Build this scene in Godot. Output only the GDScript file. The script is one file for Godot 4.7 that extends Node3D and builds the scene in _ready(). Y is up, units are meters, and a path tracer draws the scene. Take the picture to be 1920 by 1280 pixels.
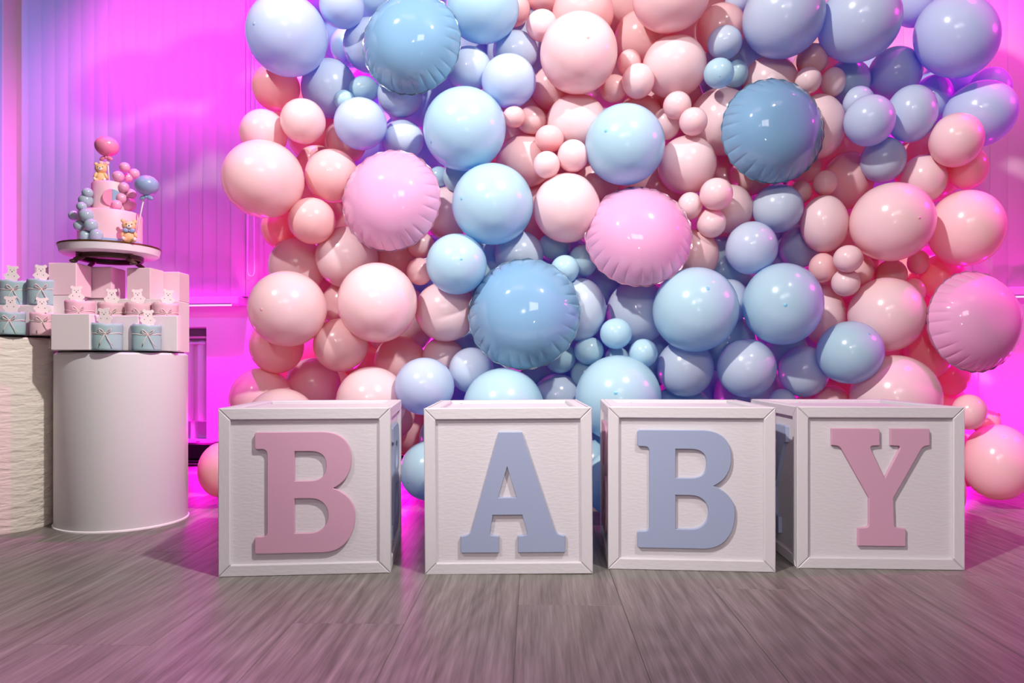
extends Node3D
# A baby-shower corner: four lettered crates in front of a balloon wall, a cake table at the left,
# a window wall with vertical blinds washed by magenta stage light.

var M := {}
var names := {}
var rng := RandomNumberGenerator.new()
const WALL_AT := Vector3(0, 0, -3.99)
const WALL_TURN := -0.1194   # the window wall stands a little askew to the camera

func _ready() -> void:
	rng.seed = 41
	view_and_light()
	make_materials()
	room()
	window_wall()
	stage_lights()
	blocks()
	plinths()
	gift_table()
	cake_table()
	balloons()

# ------------------------------------------------------------------ camera, light, exposure
func view_and_light() -> void:
	var cam := Camera3D.new(); cam.name = "camera"
	cam.position = Vector3(0, 0.494, 0)
	cam.near = 0.05; cam.far = 60.0
	cam.projection = Camera3D.PROJECTION_FRUSTUM
	cam.keep_aspect = Camera3D.KEEP_HEIGHT
	cam.size = 0.05 * 1280.0 / 1350.0
	cam.frustum_offset = Vector2(0, 0.05 * 45.0 / 1350.0)
	add_child(cam); cam.current = true
	var we := WorldEnvironment.new(); we.name = "environment"
	var e := Environment.new()
	e.background_mode = Environment.BG_COLOR
	e.background_color = Color(0, 0, 0)
	e.tonemap_mode = Environment.TONE_MAPPER_LINEAR
	e.tonemap_exposure = 0.89
	e.sdfgi_enabled = true; e.ssao_enabled = true; e.ssil_enabled = true
	we.environment = e; add_child(we)
	# unseen white spots, left to light the balloons, right to light the cake
	unseen_lamp("unseen white spotlight out of view at the front left", Vector3(-2.8, 4.35, 1.3), Vector3(0.8, 1.2, -2.5), Color(1, 0.97, 0.95), 45.0, 19.0, 0.8, 0.09)
	unseen_lamp("unseen white spotlight out of view at the front right", Vector3(1.15, 2.95, -0.4), Vector3(-1.25, 0.75, -2.3), Color(1, 0.98, 0.96), 14.5, 38.0, 1.0, 0.06)
	unseen_lamp("unseen white lamp behind the camera, lighting the balloons from the front", Vector3(-1.1, 2.1, 2.6), Vector3(0.8, 0.9, -2.5), Color(1, 0.95, 0.96), 3.5, 18.0, 0.5, 0.07)  # out of view, placed to light the balloons low from the front
	unseen_lamp("small unseen white lamp beside the camera, lighting the blinds past the cake", Vector3(0.34, 0.5, 0.15), Vector3(-0.4, 0.95, -3.0), Color(1, 0.95, 0.97), 0.3, 55.0, 0.6, 0.03)  # out of view, throws the cake's shadow onto the blinds
	unseen_lamp("unseen magenta spotlight at the far right, lighting the right balloons", Vector3(4.0, 2.3, -2.1), Vector3(1.7, 0.4, -2.2), Color(1, 0.03, 0.8), 8.5, 38.0, 0.8, 0.06)  # out of view, tints the right balloons and floor magenta
	unseen_lamp("unseen magenta spotlight at the left front, lighting the near floor", Vector3(-1.4, 3.4, 0.7), Vector3(-0.62, 0.0, -0.78), Color(1, 0.05, 0.9), 12.0, 11.5, 1.0, 0.06)  # out of view, placed to tint the near left floor
	unseen_lamp("unseen magenta spotlight over the blinds at the left", Vector3(-1.35, 4.3, -2.6), Vector3(-1.45, 0.75, -4.1), Color(1, 0.0, 0.9), 52.0, 36.0, 1.0, 0.06)  # out of view above, placed to wash the left blinds
	unseen_lamp("unseen magenta spotlight over the blinds at the right", Vector3(2.9, 4.3, -2.0), Vector3(2.6, 1.0, -3.6), Color(1, 0.0, 0.85), 26.0, 36.0, 0.9, 0.06)  # out of view above, placed to wash the right blinds
	unseen_lamp("unseen blue spotlight at the far left, lighting the left wall", Vector3(-4.0, 1.9, -2.2), Vector3(-2.7, 1.5, -4.3), Color(0.36, 0.5, 1), 4.2, 44.0, 0.9, 0.06)  # out of view, turns the left end of the wall bluish
	fill_light(Vector3(0.2, 2.3, 2.2), Vector3(0.1, 1.1, -2.6))  # added fill light, softens the shadows on the balloons
	fill_panel(Vector3(-1.5, 4.93, 1.5)); fill_panel(Vector3(1.8, 4.93, 1.5))  # added fill panels that lift the shade all over

func unseen_lamp(label: String, at: Vector3, aim: Vector3, col: Color, energy: float, angle: float, soft: float, size: float) -> void:  # a lamp out of view, with bulb, can and rod
	var t := thing("unseen_lamp", label, "spotlight", at, "unseen spotlights")
	var g := StandardMaterial3D.new(); g.albedo_color = col; g.emission_enabled = true; g.emission = col; g.emission_energy_multiplier = 6.0
	var bulb := SphereMesh.new(); bulb.radius = size * 1.02; bulb.height = size * 2.04; bulb.radial_segments = 24; bulb.rings = 12
	obj("bulb", bulb, g, t)
	var metal := StandardMaterial3D.new(); metal.albedo_color = Color(0.08, 0.08, 0.09); metal.roughness = 0.5
	var back := (at - aim).normalized()
	var can := obj("can", lathe([Vector2(size * 1.3, 0), Vector2(size * 1.3, size * 3.0), Vector2(size * 0.9, size * 3.6), Vector2(0.001, size * 3.6)], 20), metal, t)
	can.transform = Transform3D(y_to(back), back * size * 0.9)
	obj("hanging_rod", tube([back * size * 4.4, Vector3(back.x * size * 4.4, 4.99 - at.y, back.z * size * 4.4)], 0.012, 8), metal, t)
	var s := SpotLight3D.new(); s.name = "spot"
	t.add_child(s)
	s.basis = Basis.looking_at(aim - at, Vector3.UP)
	s.light_color = col; s.light_energy = energy; s.spot_angle = angle; s.spot_angle_attenuation = soft
	s.spot_range = 30.0; s.spot_attenuation = 2.0; s.light_size = size; s.shadow_enabled = true

func fill_light(at: Vector3, aim: Vector3) -> void:
	var t := thing("fill_light", "added white fill light out of view above the camera", "fill_light", at)
	var back := (at - aim).normalized(); var b := y_to(back)
	var g := StandardMaterial3D.new(); g.albedo_color = Color(0.9, 0.85, 0.87); g.emission_enabled = true; g.emission = Color(1, 0.93, 0.95); g.emission_energy_multiplier = 0.35
	var black := StandardMaterial3D.new(); black.albedo_color = Color(0.04, 0.04, 0.04)
	obj("glow_face", box(Vector3(1.3, 0.012, 0.8), 0.004), g, t).basis = b
	var hood := obj("hood", box(Vector3(1.34, 0.10, 0.84), 0.02), black, t); hood.transform = Transform3D(b, back * 0.06)
	obj("stand_pole", tube([back * 0.12, Vector3(0, -0.1, 0) + back * 0.2, Vector3(back.x * 0.2, -at.y + 0.002, 0.45)], 0.015, 10), black, t)
	var a := AreaLight3D.new(); a.name = "soft_light"; t.add_child(a)
	a.position = -back * 0.02; a.basis = Basis.looking_at(-back, Vector3.UP)
	a.area_size = Vector2(1.3, 0.8); a.light_color = Color(1, 0.93, 0.95); a.light_energy = 3.0; a.area_range = 30.0; a.shadow_enabled = true

func fill_panel(at: Vector3) -> void:
	var t := thing("added_panel", "added square rosy fill panel on the ceiling, " + ("left one of the pair" if at.x < 0 else "right one of the pair"), "ceiling light", at, "added fill panels")
	var g := StandardMaterial3D.new(); g.albedo_color = Color(1, 0.8, 0.9); g.emission_enabled = true; g.emission = Color(1, 0.75, 0.88); g.emission_energy_multiplier = 0.6
	var frame := StandardMaterial3D.new(); frame.albedo_color = Color(0.8, 0.8, 0.8)
	obj("glow_face", box(Vector3(1.6, 0.02, 1.6), 0.004), g, t)
	obj("frame", box(Vector3(1.7, 0.03, 1.7), 0.006), frame, t).position.y = 0.03
	var a := AreaLight3D.new(); a.name = "panel_light"; t.add_child(a)
	a.position.y = -0.03; a.rotation.x = -PI / 2
	a.area_size = Vector2(1.6, 1.6); a.light_color = Color(1, 0.84, 0.9); a.light_energy = 1.3; a.area_range = 30.0; a.shadow_enabled = true

# ------------------------------------------------------------------ naming and building helpers
func numbered(called: String) -> String:
	names[called] = names.get(called, -1) + 1
	return called if names[called] == 0 else "%s_%03d" % [called, names[called]]

func thing(called: String, label: String, category: String, at := Vector3.ZERO, group := "", turn := 0.0) -> Node3D:
	var o := Node3D.new(); o.name = numbered(called); add_child(o)
	o.position = at; o.rotation.y = turn
	o.set_meta("label", label); o.set_meta("category", category)
	if group: o.set_meta("group", group)
	return o

func obj(called: String, mesh: Mesh, mat: Material, parent: Node = self) -> MeshInstance3D:
	var o := MeshInstance3D.new()
	o.name = numbered(called) if parent == self else called
	o.mesh = mesh; o.material_override = mat
	parent.add_child(o, true)
	return o

func tagged(o: Node3D, label: String, category: String, group := "") -> Node3D:
	o.set_meta("label", label); o.set_meta("category", category)
	if group: o.set_meta("group", group)
	return o

func struct(called: String, mesh: Mesh, mat: Material, label: String, category: String) -> MeshInstance3D:
	var o := obj(called, mesh, mat); o.set_meta("kind", "structure"); o.set_meta("label", label); o.set_meta("category", category)
	return o

func on_wall(o: Node3D, x: float, y: float, off: float) -> Node3D:
	var b := Basis(Vector3.UP, WALL_TURN)
	o.transform = Transform3D(b, WALL_AT + b * Vector3(x, y, off))
	return o

func y_to(dir: Vector3) -> Basis:
	var y := dir.normalized()
	var x := (Vector3.UP.cross(y) if absf(y.y) < 0.99 else Vector3.RIGHT).normalized()
	return Basis(x, y, x.cross(y))

func tri(st: SurfaceTool, a: Vector3, b: Vector3, c: Vector3, out: Vector3) -> void:
	if (b - a).cross(c - a).dot(out) > 0.0:   # front faces run clockwise
		st.add_vertex(a); st.add_vertex(c); st.add_vertex(b)
	else:
		st.add_vertex(a); st.add_vertex(b); st.add_vertex(c)

func quad(st: SurfaceTool, a: Vector3, b: Vector3, c: Vector3, d: Vector3, out: Vector3) -> void:
	tri(st, a, b, c, out); tri(st, a, c, d, out)

func begin(smooth := false) -> SurfaceTool:
	var st := SurfaceTool.new(); st.begin(Mesh.PRIMITIVE_TRIANGLES); st.set_smooth_group(0 if smooth else -1)
	return st

func finish(st: SurfaceTool) -> ArrayMesh:
	st.generate_normals()
	return st.commit()

func add_box(st: SurfaceTool, size: Vector3, bevel: float, at := Vector3.ZERO, turn := Basis.IDENTITY) -> void:
	var h := size / 2; var k := Vector3(h.x - bevel, h.y - bevel, h.z - bevel)
	var p := func(s: Vector3, axis: int) -> Vector3:
		var v := Vector3(s.x * k.x, s.y * k.y, s.z * k.z)
		v[axis] = s[axis] * h[axis]
		return at + turn * v
	for axis in 3:
		var u := (axis + 1) % 3; var w := (axis + 2) % 3
		for s in [-1.0, 1.0]:
			var n := Vector3.ZERO; n[axis] = s
			var c := []
			for q in [[-1, -1], [1, -1], [1, 1], [-1, 1]]:
				var v := Vector3.ZERO; v[axis] = s; v[u] = q[0]; v[w] = q[1]
				c.append(v)
			quad(st, p.call(c[0], axis), p.call(c[1], axis), p.call(c[2], axis), p.call(c[3], axis), turn * n)
			if bevel <= 0.0: continue
			for s2 in [-1.0, 1.0]:   # the edge between this face and the next axis' face
				var e0 := Vector3.ZERO; e0[axis] = s; e0[u] = s2; e0[w] = -1
				var e1 := Vector3.ZERO; e1[axis] = s; e1[u] = s2; e1[w] = 1
				var m := Vector3.ZERO; m[axis] = s; m[u] = s2
				quad(st, p.call(e0, axis), p.call(e1, axis), p.call(e1, u), p.call(e0, u), turn * m)
	if bevel > 0.0:
		for x in [-1, 1]:
			for y in [-1, 1]:
				for z in [-1, 1]:
					var s := Vector3(x, y, z)
					tri(st, p.call(s, 0), p.call(s, 1), p.call(s, 2), turn * s)

func box(size: Vector3, bevel := 0.0) -> ArrayMesh:
	var st := begin(); add_box(st, size, bevel)
	return finish(st)

func lathe(profile: Array, segs := 32) -> ArrayMesh:
	# profile of (radius, y), smooth except at corners sharper than 40 degrees
	var v := PackedVector3Array(); var nn := PackedVector3Array(); var uv := PackedVector2Array(); var ix := PackedInt32Array()
	var rings := []   # [radius, y, normal]
	for i in profile.size() - 1:
		var d: Vector2 = (profile[i + 1] - profile[i]).normalized()
		var n0 := Vector2(d.y, -d.x); var n1 := n0
		if i > 0:
			var e: Vector2 = (profile[i] - profile[i - 1]).normalized()
			if e.dot(d) > 0.76: n0 = (n0 + Vector2(e.y, -e.x)).normalized()
		if i < profile.size() - 2:
			var e: Vector2 = (profile[i + 2] - profile[i + 1]).normalized()
			if e.dot(d) > 0.76: n1 = (n1 + Vector2(e.y, -e.x)).normalized()
		rings.append([profile[i], n0]); rings.append([profile[i + 1], n1])
	for r in rings:
		for j in segs + 1:
			var t := TAU * j / segs
			v.append(Vector3(r[0].x * cos(t), r[0].y, r[0].x * sin(t)))
			nn.append(Vector3(r[1].x * cos(t), r[1].y, r[1].x * sin(t)))
			uv.append(Vector2(float(j) / segs, r[0].y))
	for i in range(0, rings.size(), 2):
		for j in segs:
			var a := i * (segs + 1) + j; var b := a + segs + 1
			var g := (v[a + 1] - v[a]).cross(v[b] - v[a])
			if g.length() < 1e-12: g = (v[b + 1] - v[a]).cross(v[b] - v[a])
			if g.dot(nn[a] + nn[b] + nn[a + 1]) > 0.0: ix.append_array([a, b, a + 1, a + 1, b, b + 1])
			else: ix.append_array([a, a + 1, b, a + 1, b + 1, b])
	var arr := []; arr.resize(Mesh.ARRAY_MAX)
	arr[Mesh.ARRAY_VERTEX] = v; arr[Mesh.ARRAY_NORMAL] = nn; arr[Mesh.ARRAY_TEX_UV] = uv; arr[Mesh.ARRAY_INDEX] = ix
	var m := ArrayMesh.new(); m.add_surface_from_arrays(Mesh.PRIMITIVE_TRIANGLES, arr)
	return m

func add_tube(st: SurfaceTool, pts: Array, radius: float, segs := 8) -> void:
	var rings := []
	for i in pts.size():
		var d: Vector3 = (pts[mini(i + 1, pts.size() - 1)] - pts[maxi(i - 1, 0)]).normalized()
		var b := y_to(d); var ring := []
		for j in segs:
			var t := TAU * j / segs
			ring.append(pts[i] + (b.x * cos(t) + b.z * sin(t)) * radius)
		rings.append(ring)
	for i in pts.size() - 1:
		for j in segs:
			var k := (j + 1) % segs
			var mid: Vector3 = (pts[i] + pts[i + 1]) / 2
			var c: Vector3 = (rings[i][j] + rings[i][k] + rings[i + 1][j] + rings[i + 1][k]) / 4
			quad(st, rings[i][j], rings[i][k], rings[i + 1][k], rings[i + 1][j], c - mid)
	for e in [0, pts.size() - 1]:
		var d: Vector3 = pts[0] - pts[1] if e == 0 else pts[e] - pts[e - 1]
		for j in segs: tri(st, pts[e], rings[e][j], rings[e][(j + 1) % segs], d)

func tube(pts: Array, radius: float, segs := 8) -> ArrayMesh:
	var st := begin(true); add_tube(st, pts, radius, segs)
	return finish(st)

func add_blob(st: SurfaceTool, at: Vector3, size: Vector3, turn := Basis.IDENTITY, segs := 14) -> void:
	var rows := segs / 2
	var p := func(i: int, j: int) -> Vector3:
		var a := PI * i / rows; var t := TAU * j / segs
		return at + turn * (Vector3(sin(a) * cos(t), cos(a), sin(a) * sin(t)) * size)
	for i in rows:
		for j in segs:
			var c: Vector3 = (p.call(i, j) + p.call(i + 1, j + 1)) / 2 - at
			if i > 0: tri(st, p.call(i, j), p.call(i, j + 1), p.call(i + 1, j), c)
			if i < rows - 1: tri(st, p.call(i, j + 1), p.call(i + 1, j + 1), p.call(i + 1, j), c)

func extrude(outer: PackedVector2Array, holes: Array, depth: float, chamfer: float) -> ArrayMesh:
	# flat shape in x, y; its face at z = depth, its edges softened by a chamfer
	var inset := func(loop: PackedVector2Array, grow: float) -> PackedVector2Array:
		var res := PackedVector2Array(); var n := loop.size()
		for i in n:
			var e0 := (loop[i] - loop[(i + n - 1) % n]).normalized(); var e1 := (loop[(i + 1) % n] - loop[i]).normalized()
			var m := (Vector2(e0.y, -e0.x) + Vector2(e1.y, -e1.x))
			m = m / maxf(m.length_squared() / 2.0, 0.35)
			res.append(loop[i] + m * grow)
		return res
	var st := begin()
	var loops := [outer if not Geometry2D.is_polygon_clockwise(outer) else reversed_loop(outer)]   # outer counter-clockwise, holes clockwise
	for h in holes: loops.append(h if Geometry2D.is_polygon_clockwise(h) else reversed_loop(h))
	var fronts := []
	for l in loops: fronts.append(inset.call(l, -chamfer))
	# join the holes to the outline through narrow bridges
	var face: PackedVector2Array = fronts[0].duplicate()
	for h in range(1, fronts.size()):
		var hole: PackedVector2Array = fronts[h]
		var best := 1e9; var bi := 0; var bj := 0
		for j in hole.size():
			for i in face.size():
				var d := face[i].distance_to(hole[j])
				if d < best:
					var clear := true
					for k in face.size():
						var k2 := (k + 1) % face.size()
						if k != i and k2 != i and Geometry2D.segment_intersects_segment(face[i], hole[j], face[k], face[k2]) != null: clear = false; break
					if clear: best = d; bi = i; bj = j
		var joined := PackedVector2Array()
		var gap := (hole[bj] - face[bi]).orthogonal().normalized() * 0.00002
		for i in bi + 1: joined.append(face[i])
		for j in hole.size() + 1: joined.append(hole[(bj + j) % hole.size()] + (gap if j == hole.size() else Vector2.ZERO))
		joined.append(face[bi] + gap)
		for i in range(bi + 1, face.size()): joined.append(face[i])
		face = joined
	var tris := Geometry2D.triangulate_polygon(face)
	if tris.is_empty(): print("could not fill a flat shape of %d points" % face.size())
	for i in range(0, tris.size(), 3):
		tri(st, Vector3(face[tris[i]].x, face[tris[i]].y, depth), Vector3(face[tris[i + 1]].x, face[tris[i + 1]].y, depth), Vector3(face[tris[i + 2]].x, face[tris[i + 2]].y, depth), Vector3.BACK)
		tri(st, Vector3(face[tris[i]].x, face[tris[i]].y, 0), Vector3(face[tris[i + 1]].x, face[tris[i + 1]].y, 0), Vector3(face[tris[i + 2]].x, face[tris[i + 2]].y, 0), Vector3.FORWARD)
	for l in loops.size():
		var o: PackedVector2Array = loops[l]; var f: PackedVector2Array = fronts[l]
		for i in o.size():
			var k := (i + 1) % o.size()
			var e := (o[k] - o[i]).normalized(); var n := Vector3(e.y, -e.x, 0)
			quad(st, Vector3(o[i].x, o[i].y, 0), Vector3(o[k].x, o[k].y, 0), Vector3(o[k].x, o[k].y, depth - chamfer), Vector3(o[i].x, o[i].y, depth - chamfer), n)
			quad(st, Vector3(o[i].x, o[i].y, depth - chamfer), Vector3(o[k].x, o[k].y, depth - chamfer), Vector3(f[k].x, f[k].y, depth), Vector3(f[i].x, f[i].y, depth), n + Vector3.BACK)
	return finish(st)

func reversed_loop(l: PackedVector2Array) -> PackedVector2Array:
	var r := l.duplicate(); r.reverse()
	return r

func curve(a: Vector2, c1: Vector2, c2: Vector2, b: Vector2, n := 12) -> PackedVector2Array:
	var r := PackedVector2Array()
	for i in range(1, n + 1): r.append(a.bezier_interpolate(c1, c2, b, float(i) / n))
	return r

# ------------------------------------------------------------------ materials
func plain(col: Color, rough := 0.6, spec := 0.5) -> StandardMaterial3D:
	var m := StandardMaterial3D.new(); m.albedo_color = col; m.roughness = rough; m.metallic_specular = spec
	return m

func latex(col: Color, deep: Color) -> StandardMaterial3D:
	var m := plain(col, 0.2, 0.5)
	m.backlight_enabled = true; m.backlight = deep      # thin rubber lets some light through
	m.clearcoat_enabled = true; m.clearcoat = 0.25; m.clearcoat_roughness = 0.12
	return m

func noise(seed_: int, freq: float, octaves := 3) -> FastNoiseLite:
	var n := FastNoiseLite.new(); n.seed = seed_; n.noise_type = FastNoiseLite.TYPE_SIMPLEX_SMOOTH; n.frequency = freq; n.fractal_octaves = octaves
	return n

func noise_texture(seed_: int, freq: float, size := 256, octaves := 4) -> ImageTexture:
	return ImageTexture.create_from_image(noise(seed_, freq, octaves).get_seamless_image(size, size))

func wood(seed_: int, tone: float) -> StandardMaterial3D:
	var w := 160; var h := 1024
	var big := noise(seed_, 0.004, 2); var fine := noise(seed_ + 1, 0.05, 3); var streak := noise(seed_ + 2, 0.03, 3); var pore := noise(seed_ + 3, 0.12, 2)
	var im := Image.create(w, h, false, Image.FORMAT_RGB8)
	var dark := Color(0.34, 0.32, 0.295); var light := Color(0.575, 0.56, 0.535)
	for y in h:
		for x in w:
			var rings := big.get_noise_2d(x * 1.2, y * 0.22) * 5.0 + absf(x - w * 0.45) * 0.006
			var cathedral := 0.5 + 0.5 * sin(rings * 6.0)
			var f := fine.get_noise_2d(x * 2.0, y * 0.07)
			var s := streak.get_noise_2d(x * 1.6, y * 0.03)
			var p := pore.get_noise_2d(x * 2.4, y * 0.10)
			var v := clampf(0.52 + (cathedral - 0.5) * 0.16 + f * 0.30 + s * 0.30 + p * 0.22 + tone, 0.0, 1.0)
			im.set_pixel(x, y, dark.lerp(light, v))
	var m := StandardMaterial3D.new()
	m.albedo_texture = ImageTexture.create_from_image(im)
	m.roughness = 0.42; m.metallic_specular = 0.45
	return m

func make_materials() -> void:
	M.P = latex(Color(0.96, 0.87, 0.895), Color(0.76, 0.36, 0.38))
	M.K = latex(Color(0.96, 0.83, 0.845), Color(0.84, 0.32, 0.32))  # deeper pink for balloons set back, their reddish shade partly in the colour
	M.L = latex(Color(0.83, 0.89, 0.935), Color(0.40, 0.54, 0.84))
	M.B = latex(Color(0.765, 0.90, 0.915), Color(0.32, 0.65, 0.85))
	M.tip_P = plain(Color(0.90, 0.68, 0.69), 0.3); M.tip_K = M.tip_P
	M.tip_L = plain(Color(0.58, 0.68, 0.84), 0.3); M.tip_B = plain(Color(0.46, 0.72, 0.84), 0.3)
	for k in [["blue", Color(0.44, 0.595, 0.725)], ["pink", Color(0.83, 0.60, 0.75)]]:
		var m := plain(k[1], 0.6, 0.25); m.metallic = 0.05
		m.clearcoat_enabled = true; m.clearcoat = 1.0; m.clearcoat_roughness = 0.06
		M["foil_" + k[0]] = m
		M["seam_" + k[0]] = plain(k[1].darkened(0.25), 0.25)
	var paint := plain(Color(0.88, 0.865, 0.88), 0.5, 0.4)
	paint.heightmap_enabled = true; paint.heightmap_texture = noise_texture(5, 0.03, 256, 4); paint.heightmap_scale = 0.03
	paint.uv1_triplanar = true; paint.uv1_scale = Vector3(5, 16, 5)
	M.paint = paint
	paint.albedo_color = Color(0.79, 0.78, 0.795)
	M.letter_pink = plain(Color(0.755, 0.59, 0.675), 0.55, 0.4)
	M.letter_blue = plain(Color(0.575, 0.62, 0.725), 0.55, 0.4)
	M.wall = plain(Color(0.86, 0.85, 0.86), 0.8, 0.3)
	M.wall.heightmap_enabled = true; M.wall.heightmap_texture = noise_texture(9, 0.06, 256, 3); M.wall.heightmap_scale = 0.05
	M.wall.uv1_triplanar = true; M.wall.uv1_scale = Vector3(1.5, 1.5, 1.5)
	M.sill = plain(Color(0.9, 0.9, 0.9), 0.25)
	M.slat = plain(Color(0.9, 0.88, 0.9), 0.6, 0.4)
	M.slat.heightmap_enabled = true; M.slat.heightmap_texture = noise_texture(11, 0.2, 128, 2); M.slat.heightmap_scale = 0.02
	M.slat.uv1_triplanar = true; M.slat.uv1_scale = Vector3(8, 2, 8)
	M.plinth = plain(Color(0.87, 0.88, 0.87), 0.5, 0.4)
	M.wrap = plain(Color(0.90, 0.87, 0.82), 0.45, 0.4)
	var crease := FastNoiseLite.new(); crease.seed = 3; crease.noise_type = FastNoiseLite.TYPE_CELLULAR; crease.frequency = 0.035; crease.fractal_octaves = 3
	M.wrap.heightmap_enabled = true; M.wrap.heightmap_texture = ImageTexture.create_from_image(crease.get_seamless_image(256, 256)); M.wrap.heightmap_scale = 0.5
	M.wrap.uv1_triplanar = true; M.wrap.uv1_scale = Vector3(2.2, 6, 2.2)
	M.card = plain(Color(0.93, 0.90, 0.90), 0.55, 0.4)
	M.card_pink_lit = plain(Color(0.93, 0.82, 0.85), 0.55, 0.4)  # white card with the pink light on it put into the colour
	M.cloth_teal = plain(Color(0.65, 0.775, 0.775), 0.85, 0.3); M.cloth_pink = plain(Color(0.89, 0.75, 0.775), 0.85, 0.3)
	for c in [M.cloth_teal, M.cloth_pink]:
		c.heightmap_enabled = true; c.heightmap_texture = noise_texture(13, 0.3, 128, 2); c.heightmap_scale = 0.03
		c.uv1_triplanar = true; c.uv1_scale = Vector3(20, 20, 20)
	M.string = plain(Color(0.88, 0.84, 0.80), 0.9)
	M.tag = plain(Color(0.92, 0.89, 0.87), 0.6); M.ink = plain(Color(0.12, 0.10, 0.12), 0.6)
	M.icing_pink = plain(Color(0.93, 0.77, 0.81), 0.5); M.icing_hot = plain(Color(0.95, 0.56, 0.71), 0.3); M.icing_blue = plain(Color(0.56, 0.66, 0.80), 0.35)
	M.pearl_pink = plain(Color(0.92, 0.67, 0.79), 0.22); M.pearl_teal = plain(Color(0.64, 0.74, 0.77), 0.2)
	M.honey = plain(Color(0.96, 0.78, 0.58), 0.6); M.white = plain(Color(0.93, 0.92, 0.92), 0.4)
	M.bronze = plain(Color(0.30, 0.20, 0.17), 0.4); M.black = plain(Color(0.025, 0.025, 0.03), 0.5)
	M.steel = plain(Color(0.55, 0.55, 0.57), 0.35); M.steel.metallic = 0.8
	M.woods = [wood(21, 0.0), wood(31, 0.025), wood(47, -0.03), wood(63, 0.02)]

# ------------------------------------------------------------------ room shell
func room() -> void:
	var slab := struct("floor", box(Vector3(14, 0.2, 13), 0.0), plain(Color(0.52, 0.46, 0.41), 0.5), "grey brown wood plank floor under the whole hall", "floor")
	slab.position = Vector3(0, -0.1015, 1.0)
	# each laminate plank a piece of its own
	var w := 0.215; var l := 1.38
	var mesh := plank_mesh(w - 0.0006, l - 0.0006)
	var cols := 34; var turn := Basis(Vector3.UP, -0.03)
	for i in cols:
		var off := fposmod(i * 0.457, 1.0) * l
		for j in 5:
			var x := (i - cols / 2.0 + 0.35) * w; var z := 0.9 + off - l - j * l
			if z < -5.2 or z > 1.3: continue
			var p := obj("plank", mesh, M.woods[(i * 3 + j * 5 + (i * j) % 2) % 4], slab)
			p.transform = Transform3D(turn if (i + j) % 2 else turn * Basis(Vector3.UP, PI), turn * Vector3(x, 0, z) - slab.position + Vector3(0, -0.004, 0))
	var shell := plain(Color(0.42, 0.38, 0.41), 0.9, 0.2)
	struct("ceiling", box(Vector3(14, 0.2, 13)), shell, "plain hall ceiling out of view above", "ceiling").position = Vector3(0, 5.1, 1.0)
	struct("wall_left", box(Vector3(0.2, 5.2, 13)), shell, "plain side wall of the hall out of view at left", "wall").position = Vector3(-6.5, 2.5, 1.0)
	struct("wall_right", box(Vector3(0.2, 5.2, 13)), shell, "plain side wall of the hall out of view at right", "wall").position = Vector3(6.5, 2.5, 1.0)
	struct("wall_front", box(Vector3(14, 5.2, 0.2)), shell, "plain wall of the hall behind the photographer", "wall").position = Vector3(0, 2.5, 7.3)

func plank_mesh(w: float, l: float) -> ArrayMesh:
	var st := SurfaceTool.new(); st.begin(Mesh.PRIMITIVE_TRIANGLES); st.set_smooth_group(-1)
	var b := 0.0007
	var ring := func(e: float, y: float) -> Array: return [Vector3(-w / 2 + e, y, -l / 2 + e), Vector3(w / 2 - e, y, -l / 2 + e), Vector3(w / 2 - e, y, l / 2 - e), Vector3(-w / 2 + e, y, l / 2 - e)]
	var put := func(a: Vector3, c: Vector3, d: Vector3) -> void:
		for v in [a, c, d]:
			st.set_uv(Vector2(v.x / w + 0.5, v.z / l + 0.5)); st.add_vertex(v)
	var r0: Array = ring.call(b, 0.004); var r1: Array = ring.call(0.0, 0.004 - b); var r2: Array = ring.call(0.0, -0.004)
	put.call(r0[0], r0[1], r0[2]); put.call(r0[0], r0[2], r0[3])
	for q in [[r0, r1], [r1, r2]]:
		for i in 4:
			var k := (i + 1) % 4
			put.call(q[0][i], q[1][k], q[0][k]); put.call(q[0][i], q[1][i], q[1][k])
	return finish(st)

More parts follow.
